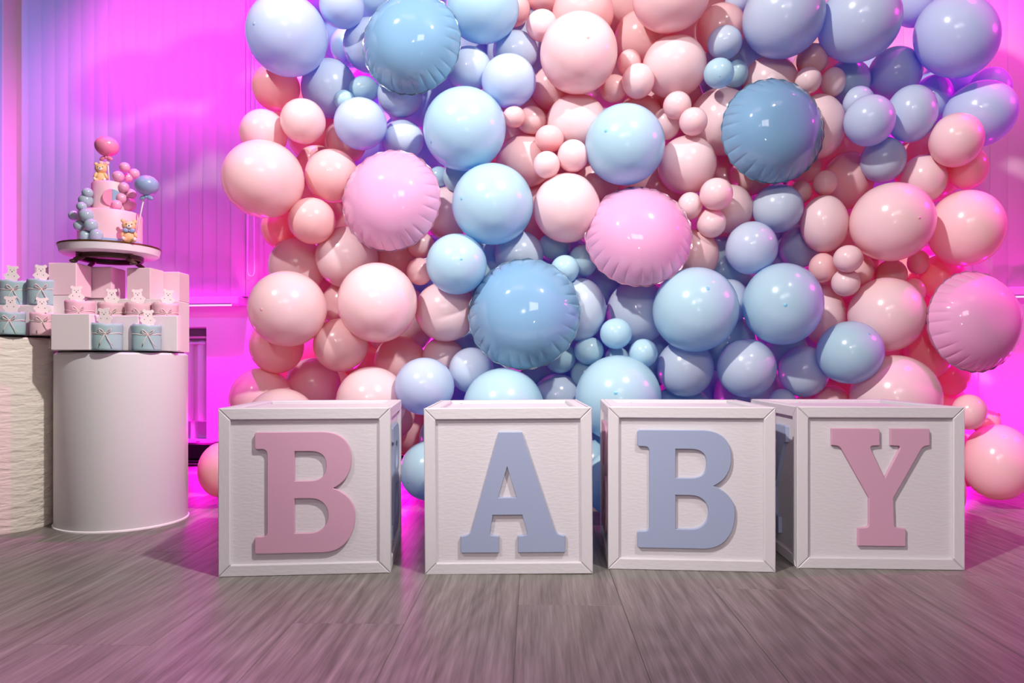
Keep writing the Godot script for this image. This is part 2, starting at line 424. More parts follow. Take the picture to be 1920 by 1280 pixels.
func window_wall() -> void:
	# the wall with its radiator niche
	var wm := begin()
	for q in [[-7.0, -2.797, -0.1, 5.1, -0.5, 0.0], [-1.797, 7.0, -0.1, 5.1, -0.5, 0.0], [-2.797, -1.797, 0.72, 5.1, -0.5, 0.0], [-2.797, -1.797, -0.1, 0.04, -0.5, 0.0], [-2.797, -1.797, 0.04, 0.72, -0.5, -0.3]]:
		add_box(wm, Vector3(q[1] - q[0], q[3] - q[2], q[5] - q[4]), 0.0, Vector3(q[0] + q[1], q[2] + q[3], q[4] + q[5]) / 2)
	on_wall(struct("wall_back", finish(wm), M.wall, "white window wall behind the balloons, washed in magenta light", "wall"), 0, 0, 0)
	on_wall(struct("trim_1", box(Vector3(0.9, 5.0, 0.16), 0.006), M.wall, "white wall pilaster at the left edge of the blinds", "pilaster"), -3.41, 2.5, 0.08)
	on_wall(struct("trim_2", box(Vector3(3.9, 0.78, 0.03), 0.004), M.wall, "low wall panel below the window sill behind the balloons", "wall panel"), 0.45, 0.415, 0.015)
	on_wall(struct("baseboard_back", box(Vector3(9, 0.07, 0.018), 0.004), M.sill, "white baseboard along the foot of the window wall", "baseboard"), 0.0, 0.035, 0.039)
	var sa := obj("window_sill", box(Vector3(1.45, 0.045, 0.12), 0.006), M.sill); on_wall(sa, -2.262, 0.862, 0.062)
	tagged(sa, "glossy white window sill ledge left of the balloon wall", "window sill"); sa.set_meta("kind", "structure")
	var sb := obj("window_sill", box(Vector3(1.6, 0.045, 0.12), 0.006), M.sill); on_wall(sb, 3.29, 0.862, 0.062)
	tagged(sb, "glossy white window sill ledge right of the balloon wall", "window sill"); sb.set_meta("kind", "structure")
	blind("long white vertical blind behind the cake table, left of the balloons", -2.965, -1.528, true)
	blind("white vertical blind behind the balloon wall with a pull chain", -1.523, 3.6, false)
	for q in [[-2.28, 1.40, "left"], [3.27, 1.56, "right"]]:
		var ls := thing("bright_strip", "thin bright pink white strip under the window sill, %s of the balloon wall" % q[2], "light strip", Vector3.ZERO, "bright strips under the window sill")  # bright line below the sill edge, drawn as a glowing bar
		on_wall(ls, q[0], 0.835, 0.115)
		var lm := StandardMaterial3D.new(); lm.albedo_color = Color(1, 0.8, 1); lm.emission_enabled = true; lm.emission = Color(1, 0.7, 1); lm.emission_energy_multiplier = 1.6
		obj("glow_face", box(Vector3(q[1], 0.009, 0.009), 0.002), lm, ls)
		obj("steel_back", box(Vector3(q[1], 0.004, 0.014), 0.001), M.steel, ls).position.y = 0.0064
		var la := AreaLight3D.new(); la.name = "strip_glow"; ls.add_child(la); la.position = Vector3(0, -0.008, 0); la.rotation.x = -PI / 2
		la.area_size = Vector2(q[1], 0.009); la.light_color = Color(1, 0.5, 1); la.light_energy = 0.03; la.area_range = 30.0; la.shadow_enabled = true
	# pull chain hanging in a loop
	var ch := thing("blind_chain", "thin white pull chain hanging in a loop left of the balloons", "blind chain")
	on_wall(ch, -1.472, 0, 0.1)
	var pts := []
	for i in 25:
		var t := PI * i / 24.0
		pts.append(Vector3(0.021 * cos(t), 1.03 - 0.032 * sin(t), 0))
	pts.push_front(Vector3(0.006, 2.85, 0)); pts.append(Vector3(-0.008, 2.85, 0))
	obj("cord", tube(pts, 0.0028, 6), M.white, ch)
	# radiator in the niche
	var ra := thing("radiator", "white panel radiator in the dark niche under the sill", "radiator"); on_wall(ra, -2.29, 0, -0.17)
	obj("panel", box(Vector3(0.80, 0.5, 0.03), 0.008), M.white, ra).position = Vector3(0, 0.40, -0.03)
	for i in 10: obj("rib", lathe([Vector2(0.001, -0.25), Vector2(0.022, -0.24), Vector2(0.026, -0.2), Vector2(0.026, 0.2), Vector2(0.022, 0.24), Vector2(0.001, 0.25)], 12), M.white, ra).position = Vector3(-0.37 + i * 0.082, 0.40, 0.0)
	for y in [0.63, 0.595]: obj("grille_bar", box(Vector3(0.82, 0.012, 0.05), 0.003), M.white, ra).position = Vector3(0, y + 0.035, 0.01)
	obj("pipe", tube([Vector3(0.42, 0.0, -0.02), Vector3(0.42, 0.58, -0.02), Vector3(0.38, 0.6, -0.02)], 0.012, 8), M.white, ra)
	for x in [-0.3, 0.3]: obj("foot", box(Vector3(0.03, 0.16, 0.04), 0.004), M.white, ra).position = Vector3(x, 0.08, -0.03)

func blind(label: String, x0: float, x1: float, ragged: bool) -> void:
	var t := thing("vertical_blind", label, "window blind"); on_wall(t, 0, 0, 0.06)
	obj("headrail", box(Vector3(x1 - x0, 0.05, 0.05), 0.004), M.sill, t).position = Vector3((x0 + x1) / 2, 2.9, 0)
	var st := begin(true); var n := 6; var hw := 0.0424
	for i in n:   # a slat is a gently cupped strip with thickness
		var a := -1.0 + 2.0 * i / n; var b := -1.0 + 2.0 * (i + 1) / n
		var za := 0.003 * (1 - a * a); var zb := 0.003 * (1 - b * b)
		for f in [0.0, -0.0012]:
			quad(st, Vector3(a * hw, 0.888, za + f), Vector3(b * hw, 0.888, zb + f), Vector3(b * hw, 2.88, zb + f), Vector3(a * hw, 2.88, za + f), Vector3.BACK if f == 0.0 else Vector3.FORWARD)
		quad(st, Vector3(a * hw, 0.888, za), Vector3(b * hw, 0.888, zb), Vector3(b * hw, 0.888, zb - 0.0012), Vector3(a * hw, 0.888, za - 0.0012), Vector3.DOWN)
	var slat := finish(st)
	var count := int(round((x1 - x0) / 0.083)); var step := (x1 - x0 - 2 * hw) / (count - 1)
	for i in count:
		var s := obj("slat", slat, M.slat, t)
		s.position = Vector3(x0 + hw + i * step, 0, 0.0); s.rotation.y = 0.03 + rng.randf_range(-0.025, 0.025)

# ------------------------------------------------------------------ magenta stage lights on the floor
func stage_lights() -> void:
	led_bar("black stage light bar with pink lamps on the floor, left of the balloons", Vector3(-1.96, 0, -3.74), 0.8, true)
	led_bar("unseen stage light bar behind the left balloons, lighting the low wall", Vector3(-0.95, 0, -3.82), 3.5, false)  # hidden from view, placed to light the wall below the sill
	led_bar("unseen stage light bar behind the right balloons, lighting wall and floor", Vector3(2.35, 0, -3.22), 2.5, false)  # hidden from view, placed to light the right wall and floor

func led_bar(label: String, at: Vector3, energy: float, cable: bool) -> void:
	var t := thing("stage_light", label, "stage light", at, "stage light bars on the floor", WALL_TURN)
	obj("housing", box(Vector3(0.92, 0.085, 0.09), 0.008), M.black, t).position = Vector3(0, 0.058, 0)
	obj("base_plate", box(Vector3(0.98, 0.012, 0.13), 0.003), M.black, t).position = Vector3(0, 0.008, 0)
	var glow := StandardMaterial3D.new(); glow.albedo_color = Color(1, 0.5, 0.8); glow.emission_enabled = true; glow.emission = Color(1, 0.12, 0.62); glow.emission_energy_multiplier = 2.5
	for i in 9:
		var lens := obj("lens", lathe([Vector2(0.034, 0.0), Vector2(0.034, 0.006), Vector2(0.024, 0.014), Vector2(0.001, 0.017)], 16), glow, t)
		lens.position = Vector3(-0.4 + i * 0.1, 0.1, 0)
	for x in [-0.36, 0.36]:
		var o := OmniLight3D.new(); o.name = "bar_light"; t.add_child(o, true)
		o.position = Vector3(x, 0.15, 0.0)
		o.light_color = Color(1, 0.0, 0.82); o.light_energy = energy * 0.13; o.omni_range = 30.0; o.omni_attenuation = 2.0; o.light_size = 0.04; o.shadow_enabled = true
	if cable:
		obj("power_cable", tube([Vector3(0.46, 0.04, 0.0), Vector3(0.52, 0.02, 0.05), Vector3(0.5, 0.006, 0.14), Vector3(0.36, 0.006, 0.17), Vector3(0.25, 0.006, 0.12), Vector3(0.1, 0.006, 0.15)], 0.006, 8), M.black, t)

# ------------------------------------------------------------------ the four lettered blocks
func letter_shape(ch: String) -> Array:
	var V := func(x: float, y: float) -> Vector2: return Vector2(x, y)
	var o := PackedVector2Array(); var holes := []
	if ch == "B":
		o.append_array([V.call(0.014, 0.0), V.call(0.56, 0.0)])
		o.append_array(curve(o[-1], Vector2(0.73, 0.005), Vector2(0.813, 0.14), Vector2(0.813, 0.30)))
		o.append_array(curve(o[-1], Vector2(0.813, 0.42), Vector2(0.74, 0.49), Vector2(0.635, 0.532)))
		o.append_array(curve(o[-1], Vector2(0.72, 0.57), Vector2(0.782, 0.65), Vector2(0.782, 0.765)))
		o.append_array(curve(o[-1], Vector2(0.782, 0.92), Vector2(0.70, 0.998), Vector2(0.54, 1.0)))
		o.append_array([V.call(0.014, 1.0), V.call(0.0, 0.986), V.call(0.0, 0.872), V.call(0.012, 0.86), V.call(0.055, 0.86)])
		o.append_array(curve(o[-1], Vector2(0.085, 0.86), Vector2(0.1, 0.845), Vector2(0.1, 0.815), 5))
		o.append(V.call(0.1, 0.185))
		o.append_array(curve(o[-1], Vector2(0.1, 0.155), Vector2(0.085, 0.14), Vector2(0.055, 0.14), 5))
		o.append_array([V.call(0.012, 0.14), V.call(0.0, 0.128), V.call(0.0, 0.014)])
		for h in [[0.595, 0.84, 0.577], [0.163, 0.45, 0.593]]:
			var p := PackedVector2Array([Vector2(0.32, h[0]), Vector2(0.44, h[0])])
			var mid: float = (h[0] + h[1]) / 2
			p.append_array(curve(p[-1], Vector2(0.55, h[0]), Vector2(h[2], mid - 0.07), Vector2(h[2], mid), 8))
			p.append_array(curve(p[-1], Vector2(h[2], mid + 0.07), Vector2(0.55, h[1]), Vector2(0.44, h[1]), 8))
			p.append(Vector2(0.32, h[1]))
			holes.append(p)
	elif ch == "A":
		o.append_array([V.call(0.0, 0.0), V.call(0.318, 0.0), V.call(0.318, 0.137), V.call(0.26, 0.142)])
		o.append_array(curve(o[-1], Vector2(0.245, 0.145), Vector2(0.242, 0.155), Vector2(0.247, 0.175), 4))
		o.append_array([V.call(0.268, 0.312), V.call(0.512, 0.312), V.call(0.55, 0.175)])
		o.append_array(curve(o[-1], Vector2(0.556, 0.155), Vector2(0.55, 0.145), Vector2(0.53, 0.142), 4))
		o.append_array([V.call(0.475, 0.137), V.call(0.475, 0.0), V.call(0.868, 0.0), V.call(0.868, 0.137), V.call(0.835, 0.142)])
		o.append_array(curve(o[-1], Vector2(0.81, 0.145), Vector2(0.79, 0.165), Vector2(0.78, 0.19), 5))
		o.append_array([V.call(0.513, 1.0), V.call(0.322, 1.0), V.call(0.092, 0.19)])
		o.append_array(curve(o[-1], Vector2(0.085, 0.165), Vector2(0.065, 0.145), Vector2(0.035, 0.142), 5))
		o.append(V.call(0.0, 0.137))
		holes.append(PackedVector2Array([Vector2(0.315, 0.457), Vector2(0.465, 0.457), Vector2(0.39, 0.715)]))
	else:
		o.append_array([V.call(0.222, 0.0), V.call(0.617, 0.0), V.call(0.617, 0.15), V.call(0.56, 0.155)])
		o.append_array(curve(o[-1], Vector2(0.53, 0.158), Vector2(0.522, 0.17), Vector2(0.522, 0.2), 5))
		o.append_array([V.call(0.515, 0.41), V.call(0.745, 0.825)])
		o.append_array(curve(o[-1], Vector2(0.758, 0.845), Vector2(0.77, 0.852), Vector2(0.79, 0.854), 5))
		o.append_array([V.call(0.815, 0.858), V.call(0.815, 0.99), V.call(0.805, 1.0), V.call(0.492, 1.0), V.call(0.492, 0.856), V.call(0.555, 0.852)])
		o.append_array(curve(o[-1], Vector2(0.572, 0.85), Vector2(0.575, 0.842), Vector2(0.567, 0.825), 4))
		o.append_array([V.call(0.443, 0.578), V.call(0.328, 0.825)])
		o.append_array(curve(o[-1], Vector2(0.322, 0.842), Vector2(0.328, 0.85), Vector2(0.345, 0.852), 4))
		o.append_array([V.call(0.402, 0.856), V.call(0.402, 0.985), V.call(0.39, 1.0), V.call(0.0, 1.0), V.call(0.0, 0.856), V.call(0.035, 0.853)])
		o.append_array(curve(o[-1], Vector2(0.06, 0.85), Vector2(0.075, 0.838), Vector2(0.088, 0.815), 5))
		o.append_array([V.call(0.312, 0.41), V.call(0.312, 0.2)])
		o.append_array(curve(o[-1], Vector2(0.312, 0.17), Vector2(0.305, 0.158), Vector2(0.275, 0.155), 5))
		o.append(V.call(0.222, 0.15))
	return [o, holes]

func letter(ch: String, tall: float) -> ArrayMesh:
	var s := letter_shape(ch)
	var grow := func(p: PackedVector2Array) -> PackedVector2Array:
		var r := PackedVector2Array()
		for v in p: r.append((v - Vector2(0.41, 0.5)) * tall)
		return r
	var holes := []
	for h in s[1]: holes.append(grow.call(h))
	return extrude(grow.call(s[0]), holes, 0.009, 0.0012)

func trim_piece(len_: float, w: float, bare := 0.0) -> ArrayMesh:
	# one mitred frame strip along x, its outer edge at y = 0
	var p := PackedVector2Array([Vector2(-len_ / 2, 0), Vector2(len_ / 2, 0), Vector2(len_ / 2 - w, w), Vector2(-len_ / 2 + w, w)])
	return extrude(p, [], 0.0085, 0.0022)

func block(label: String, at: Vector3, turn: float, lean: float, front: Array, side: Array) -> void:
	# front, side: [letter, colour, shift x, shift y]; side[4] = +1 right face, -1 left face
	var s := 0.398; var hh := 0.394; var t := 0.0085; var w := 0.0275
	var b := thing("letter_block", label, "letter block", at, "letter blocks on the floor", turn)
	b.rotation.z = lean
	obj("crate", box(Vector3(s - 2 * t, hh - t, s - 2 * t), 0.001), M.paint, b).position.y = (hh - t) / 2
	var face := func(basis: Basis, wide: float, tall: float, centre: Vector3) -> void:
		var spans := [wide, tall, wide, tall]
		for k in 4:
			var m := obj("frame_strip", trim_piece(spans[k] - 0.0006, w), M.paint, b)
			var rot := Basis(Vector3.BACK, k * PI / 2)
			var half: float = tall / 2 if k % 2 == 0 else wide / 2
			m.transform = Transform3D(basis * rot, centre + basis * (rot * Vector3(0, -half, 0)))
	face.call(Basis.IDENTITY, s, hh, Vector3(0, hh / 2, s / 2 - t))
	face.call(Basis(Vector3.UP, PI), s, hh, Vector3(0, hh / 2, -s / 2 + t))
	for q in [-1, 1]: face.call(Basis(Vector3.UP, q * PI / 2), s - 2 * t, hh, Vector3(q * (s / 2 - t), hh / 2, 0))
	face.call(Basis(Vector3.RIGHT, -PI / 2), s - 2 * t, s - 2 * t, Vector3(0, hh - t, 0))
	for f in [front, side]:
		var l := obj("letter", letter(f[0], 0.285), M["letter_" + f[1]], b)
		l.set_meta("label", "%s slab serif letter %s" % [f[1], f[0]])
		if f == front: l.position = Vector3(f[2], hh / 2 + f[3], s / 2 - t)
		else: l.transform = Transform3D(Basis(Vector3.UP, f[4] * PI / 2), Vector3(f[4] * (s / 2 - t), hh / 2 + f[3], 0))
	var screw := lathe([Vector2(0.003, 0), Vector2(0.003, 0.0006), Vector2(0.001, 0.0008)], 10)
	obj("screw", screw, M.steel, b).position = Vector3(-s / 2 + 0.075, hh, -s / 2 + 0.20)

func blocks() -> void:
	block("white wooden block with a pink letter B, leftmost of the row", centre(-0.6865, -1.678, 0.4, 0.088), 0.088, 0.0, ["B", "pink", 0.001, -0.002], ["B", "blue", 0.0, 0.0, 1])
	block("white wooden block with a periwinkle letter A, second from left", Vector3(-0.0072, 0.0, -1.902), 0.0, 0.007, ["A", "blue", 0.003, -0.003], ["Y", "pink", 0.0, 0.0, 1])
	block("white wooden block with a periwinkle blue letter B, third from left", centre(0.2315, -1.746, 0.4, -0.075), -0.075, 0.0, ["B", "blue", -0.011, -0.001], ["B", "pink", 0.0, 0.0, -1])
	block("white wooden block with a pink letter Y, rightmost of the row", centre(0.6935, -1.752, 0.4, -0.045), -0.045, 0.0, ["Y", "pink", 0.0, 0.002], ["Y", "blue", 0.0, 0.0, -1])

func centre(x: float, z: float, s: float, turn: float) -> Vector3:
	# the middle of a block whose front left corner stands at x, z
	return Vector3(x, 0, z) + Basis(Vector3.UP, turn) * Vector3(s / 2, 0, -s / 2)

# ------------------------------------------------------------------ the two round plinths
func plinths() -> void:
	var h := 0.533; var r := 0.1895
	var a := thing("round_plinth", "smooth white cylinder plinth standing left of the pink B block", "plinth", Vector3(-1.245, 0, -2.306), "round display plinths")
	obj("drum", lathe([Vector2(0.001, 0), Vector2(r - 0.003, 0), Vector2(r, 0.004), Vector2(r, h - 0.006), Vector2(r - 0.006, h), Vector2(0.001, h)], 96), M.plinth, a)
	obj("foot_edge", lathe([Vector2(r - 0.01, 0), Vector2(r + 0.0035, 0), Vector2(r + 0.004, 0.004), Vector2(r + 0.0005, 0.0065)], 96), M.white, a)
	obj("shade_disc", lathe([Vector2(0.001, h + 0.0005), Vector2(r - 0.012, h + 0.0005), Vector2(r - 0.012, h + 0.005), Vector2(0.001, h + 0.005)], 96), M.black, a)  # black disc drawn for the thin shadow line under the boxes
	h = 0.578; r = 0.188
	var b := thing("round_plinth", "cream wrinkled cylinder plinth cut off by the left picture edge", "plinth", Vector3(-1.622, 0, -2.233), "round display plinths")
	obj("drum", lathe([Vector2(0.001, 0), Vector2(r - 0.003, 0), Vector2(r, 0.004), Vector2(r, h - 0.006), Vector2(r - 0.006, h), Vector2(0.001, h)], 96), M.wrap, b)
	obj("shade_disc", lathe([Vector2(0.001, h + 0.0005), Vector2(r - 0.008, h + 0.0005), Vector2(r - 0.008, h + 0.006), Vector2(0.001, h + 0.006)], 96), M.black, b)  # another black disc in place of the shadow line on top

# ------------------------------------------------------------------ gift boxes and favour pouches
func gift(label: String, x0: float, x1: float, y0: float, y1: float, z_front: float, deep: float, mat: Material, group: String, turn := 0.0) -> void:
	var t := thing("gift_box", label, "gift box", Vector3((x0 + x1) / 2, y0, -(z_front + deep / 2)), group, turn)
	var w := x1 - x0; var h := y1 - y0
	obj("carton", box(Vector3(w, h - 0.001, deep), 0.0015), mat, t).position.y = h / 2
	obj("lid_flap", box(Vector3(w - 0.004, 0.0012, deep - 0.004), 0.0004), mat, t).position.y = h - 0.0002

func bear_outline(s: float) -> PackedVector2Array:
	# a little teddy: two ears, a head, a round body
	var p := PackedVector2Array()
	var arc := func(cx: float, cy: float, r: float, a0: float, a1: float, n: int) -> void:
		for i in n + 1:
			var a := deg_to_rad(lerpf(a0, a1, float(i) / n)); p.append(Vector2(cx + r * cos(a), cy + r * sin(a)) * s)
	arc.call(0.0, 0.30, 0.36, -150, -30, 8)
	arc.call(0.36, 0.45, 0.12, -80, 70, 5)
	arc.call(0.0, 0.82, 0.27, -25, 28, 4)
	arc.call(0.24, 1.08, 0.11, -50, 150, 7)
	arc.call(-0.24, 1.08, 0.11, 30, 230, 7)
	arc.call(0.0, 0.82, 0.27, 152, 205, 4)
	arc.call(-0.36, 0.45, 0.12, 110, 260, 5)
	return p

func pouch(label: String, at: Vector3, r: float, h: float, kind: String, group: String, turn: float, dark := false) -> void:
	var t := thing("favour_pouch", label, "favour pouch", at, group, turn)
	var cloth: Material = M["cloth_" + kind]
	# soft cylinder with a wavy hem
	var st := begin(true); var segs := 36; var rows := 10
	var wave := func(i: int, j: int, inner: float) -> Vector3:
		var a := TAU * j / segs; var f := float(i) / rows
		var waist := 1.0 - 0.05 * exp(-pow((f - 0.62) / 0.09, 2.0)) + 0.045 * f
		var rr := r * (waist + 0.018 * sin(a * 5.0 + f * 4.0) * (0.3 + f)) - inner
		return Vector3(rr * cos(a), h * f + (0.0022 * sin(a * 3.0 + 1.0) + 0.0012 * sin(a * 8.0)) * pow(f, 4.0), rr * sin(a))
	for i in rows:
		for j in segs:
			var c: Vector3 = wave.call(i, j, 0.0); c.y = 0.0
			quad(st, wave.call(i, j, 0.0), wave.call(i, j + 1, 0.0), wave.call(i + 1, j + 1, 0.0), wave.call(i + 1, j, 0.0), c)
			if i >= rows / 2: quad(st, wave.call(i, j, 0.0018), wave.call(i, j + 1, 0.0018), wave.call(i + 1, j + 1, 0.0018), wave.call(i + 1, j, 0.0018), -c)
	for j in segs:
		quad(st, wave.call(rows, j, 0.0), wave.call(rows, j + 1, 0.0), wave.call(rows, j + 1, 0.0018), wave.call(rows, j, 0.0018), Vector3.UP)
		tri(st, Vector3(0, 0.0005, 0), wave.call(0, j, 0.0), wave.call(0, j + 1, 0.0), Vector3.DOWN)
		tri(st, Vector3(0, h * 0.7, 0), wave.call(7, j, 0.001), wave.call(7, j + 1, 0.001), Vector3.UP)
	obj("bag", finish(st), cloth, t)
	var ring := []
	for j in 41:
		var a := TAU * j / 40; ring.append(Vector3((r * 0.985) * cos(a), h * 0.62 + 0.002 * sin(a * 3.0), (r * 0.985) * sin(a)))
	var s := begin(true); add_tube(s, ring, 0.0017, 6)
	var k := Vector3(0.004, h * 0.62, r * 1.02)
	for q in [-1.0, 1.0]:   # a bow of two loops and two hanging ends
		var loop := []
		for i in 13:
			var a := PI * i / 12.0
			loop.append(k + Vector3(q * 0.016 * sin(a), 0.012 * sin(a) + 0.004 * sin(2 * a), 0.003 * sin(a)))
		add_tube(s, loop, 0.0013, 5)
		add_tube(s, [k, k + Vector3(q * 0.006, -0.012, 0.003), k + Vector3(q * 0.013, -0.026, 0.001), k + Vector3(q * 0.018 + 0.004, -0.036, 0.002)], 0.0013, 5)
	add_blob(s, k, Vector3(0.003, 0.003, 0.003), Basis.IDENTITY, 8)
	obj("string_bow", finish(s), M.string, t)
	# the teddy tag stands up out of the pouch
	var sz := 0.046
	var tag := obj("bear_tag", extrude(bear_outline(sz), [], 0.003, 0.0005), M.tag, t)
	tag.position = Vector3(rng.randf_range(-0.006, 0.008), h * 0.89, r * 0.62); tag.rotation = Vector3(-0.05, rng.randf_range(-0.25, 0.15), rng.randf_range(-0.12, 0.12))
	var ink := begin(true)
	for e in [Vector3(-0.1, 0.88, 0.02), Vector3(0.1, 0.88, 0.02), Vector3(0.0, 0.77, 0.028), Vector3(-0.2, 0.52, 0.02), Vector3(0.16, 0.48, 0.022)]:
		add_blob(ink, Vector3(e.x * sz, e.y * sz, 0.003), Vector3(e.z * sz * 1.2, e.z * sz * 1.6, 0.0006), Basis.IDENTITY, 8)
	obj("face_print", finish(ink), M.ink, tag)
	# tulle tufts round the rim
	var fl := begin(true)
	for i in 7:
		var a := rng.randf_range(0, TAU)
		add_blob(fl, Vector3(cos(a) * r * 0.75, h * (0.94 + rng.randf() * 0.06), sin(a) * r * 0.75), Vector3(0.008, 0.0025, 0.005), Basis.from_euler(Vector3(rng.randf_range(-1, 1), a, rng.randf_range(-1, 1))), 8)
	var tuft := obj("filling_tufts", finish(fl), M.tag, t); tuft.set_meta("kind", "stuff")

func gift_table() -> void:
	var y := 0.5385; var G := "white gift boxes stacked on the smooth plinth"
	gift("white cube gift box, bottom left on the smooth plinth", -1.345, -1.232, y, 0.645, 2.10, 0.055, M.card, G)
	gift("white gift box behind the left teal pouch on the smooth plinth", -1.222, -1.135, y, 0.646, 2.187, 0.055, M.card, G)
	gift("white gift box behind the right teal pouch, bottom right of stack", -1.142, -1.046, y, 0.650, 2.25, 0.026, M.card, G)
	gift("low white carton hidden behind the bottom left gift box", -1.372, -1.272, y, 0.607, 2.157, 0.085, M.card, G)
	gift("low white carton under the middle pink pouches", -1.36, -1.105, y, 0.607, 2.277, 0.072, M.card, G)
	gift("cream carton under the top left gift box", -1.442, -1.376, y, 0.712, 2.245, 0.085, M.card, G)
	gift("wide white carton under the top row of gift boxes", -1.412, -1.13, y, 0.712, 2.352, 0.17, M.card, G)
	var T := "gift boxes in the top row under the cake stand"
	gift("gift box tinted as in pink light, leftmost under the cake stand", -1.447, -1.361, 0.7125, 0.814, 2.245, 0.086, M.card_pink_lit, T, 0.03)
	gift("gift box tinted as in pink light, second from left under the cake stand", -1.391, -1.305, 0.7125, 0.815, 2.345, 0.086, M.card_pink_lit, T)
	gift("gift box tinted as in pink light, third from left under the cake stand", -1.262, -1.182, 0.7125, 0.814, 2.36, 0.082, M.card_pink_lit, T, -0.06)
	gift("gift box with soft edges tinted as in pink light, rightmost under the cake stand", -1.212, -1.134, 0.7125, 0.813, 2.453, 0.078, M.card_pink_lit, T, 0.0)
	var Q := "favour pouches on the smooth plinth"
	pouch("teal favour pouch with bow and bear tag, left one in front", Vector3(-1.203, y, -2.139), 0.041, 0.079, "teal", Q, 0.3)
	pouch("teal favour pouch with bow and bear tag, right one in front", Vector3(-1.118, y, -2.203), 0.041, 0.079, "teal", Q, 0.45)
	pouch("pink favour pouch with bear tag, first from left in second row", Vector3(-1.322, 0.6075, -2.203), 0.040, 0.082, "pink", Q, 0.35)
	pouch("pink favour pouch with bear tag, second from left in second row", Vector3(-1.285, 0.6075, -2.308), 0.038, 0.085, "pink", Q, 0.4)
	pouch("pink favour pouch with bear tag, third from left in second row", Vector3(-1.198, 0.6075, -2.312), 0.038, 0.085, "pink", Q, 0.4)
	pouch("pink favour pouch with bear tag, fourth from left in second row", Vector3(-1.118, 0.6075, -2.322), 0.038, 0.085, "pink", Q, 0.45)
	var y2 := 0.585; var Q2 := "favour pouches on the cream plinth"
	gift("white carton under the teal pouches on the cream plinth", -1.68, -1.43, y2, 0.68, 2.215, 0.14, M.card, "gift boxes on the cream plinth")
	gift("gift box tinted as in pink light behind the upper teal pouch on the cream plinth", -1.53, -1.452, 0.6805, 0.812, 2.305, 0.05, M.card_pink_lit, "gift boxes on the cream plinth")
	pouch("teal favour pouch in the upper row, cut by the left picture edge", Vector3(-1.562, 0.6805, -2.262), 0.043, 0.078, "teal", Q2, 0.4)
	pouch("teal favour pouch in the upper row left of the gift boxes", Vector3(-1.470, 0.6805, -2.255), 0.041, 0.080, "teal", Q2, 0.4)
	pouch("pink favour pouch in the lower row at the left picture edge", Vector3(-1.585, y2, -2.165), 0.034, 0.068, "pink", Q2, 0.4)
	pouch("teal favour pouch in the lower row of the cream plinth", Vector3(-1.484, y2, -2.132), 0.036, 0.066, "teal", Q2, 0.4)
	pouch("pink favour pouch in the lower row beside the white gift box", Vector3(-1.418, y2, -2.178), 0.034, 0.066, "pink", Q2, 0.4)

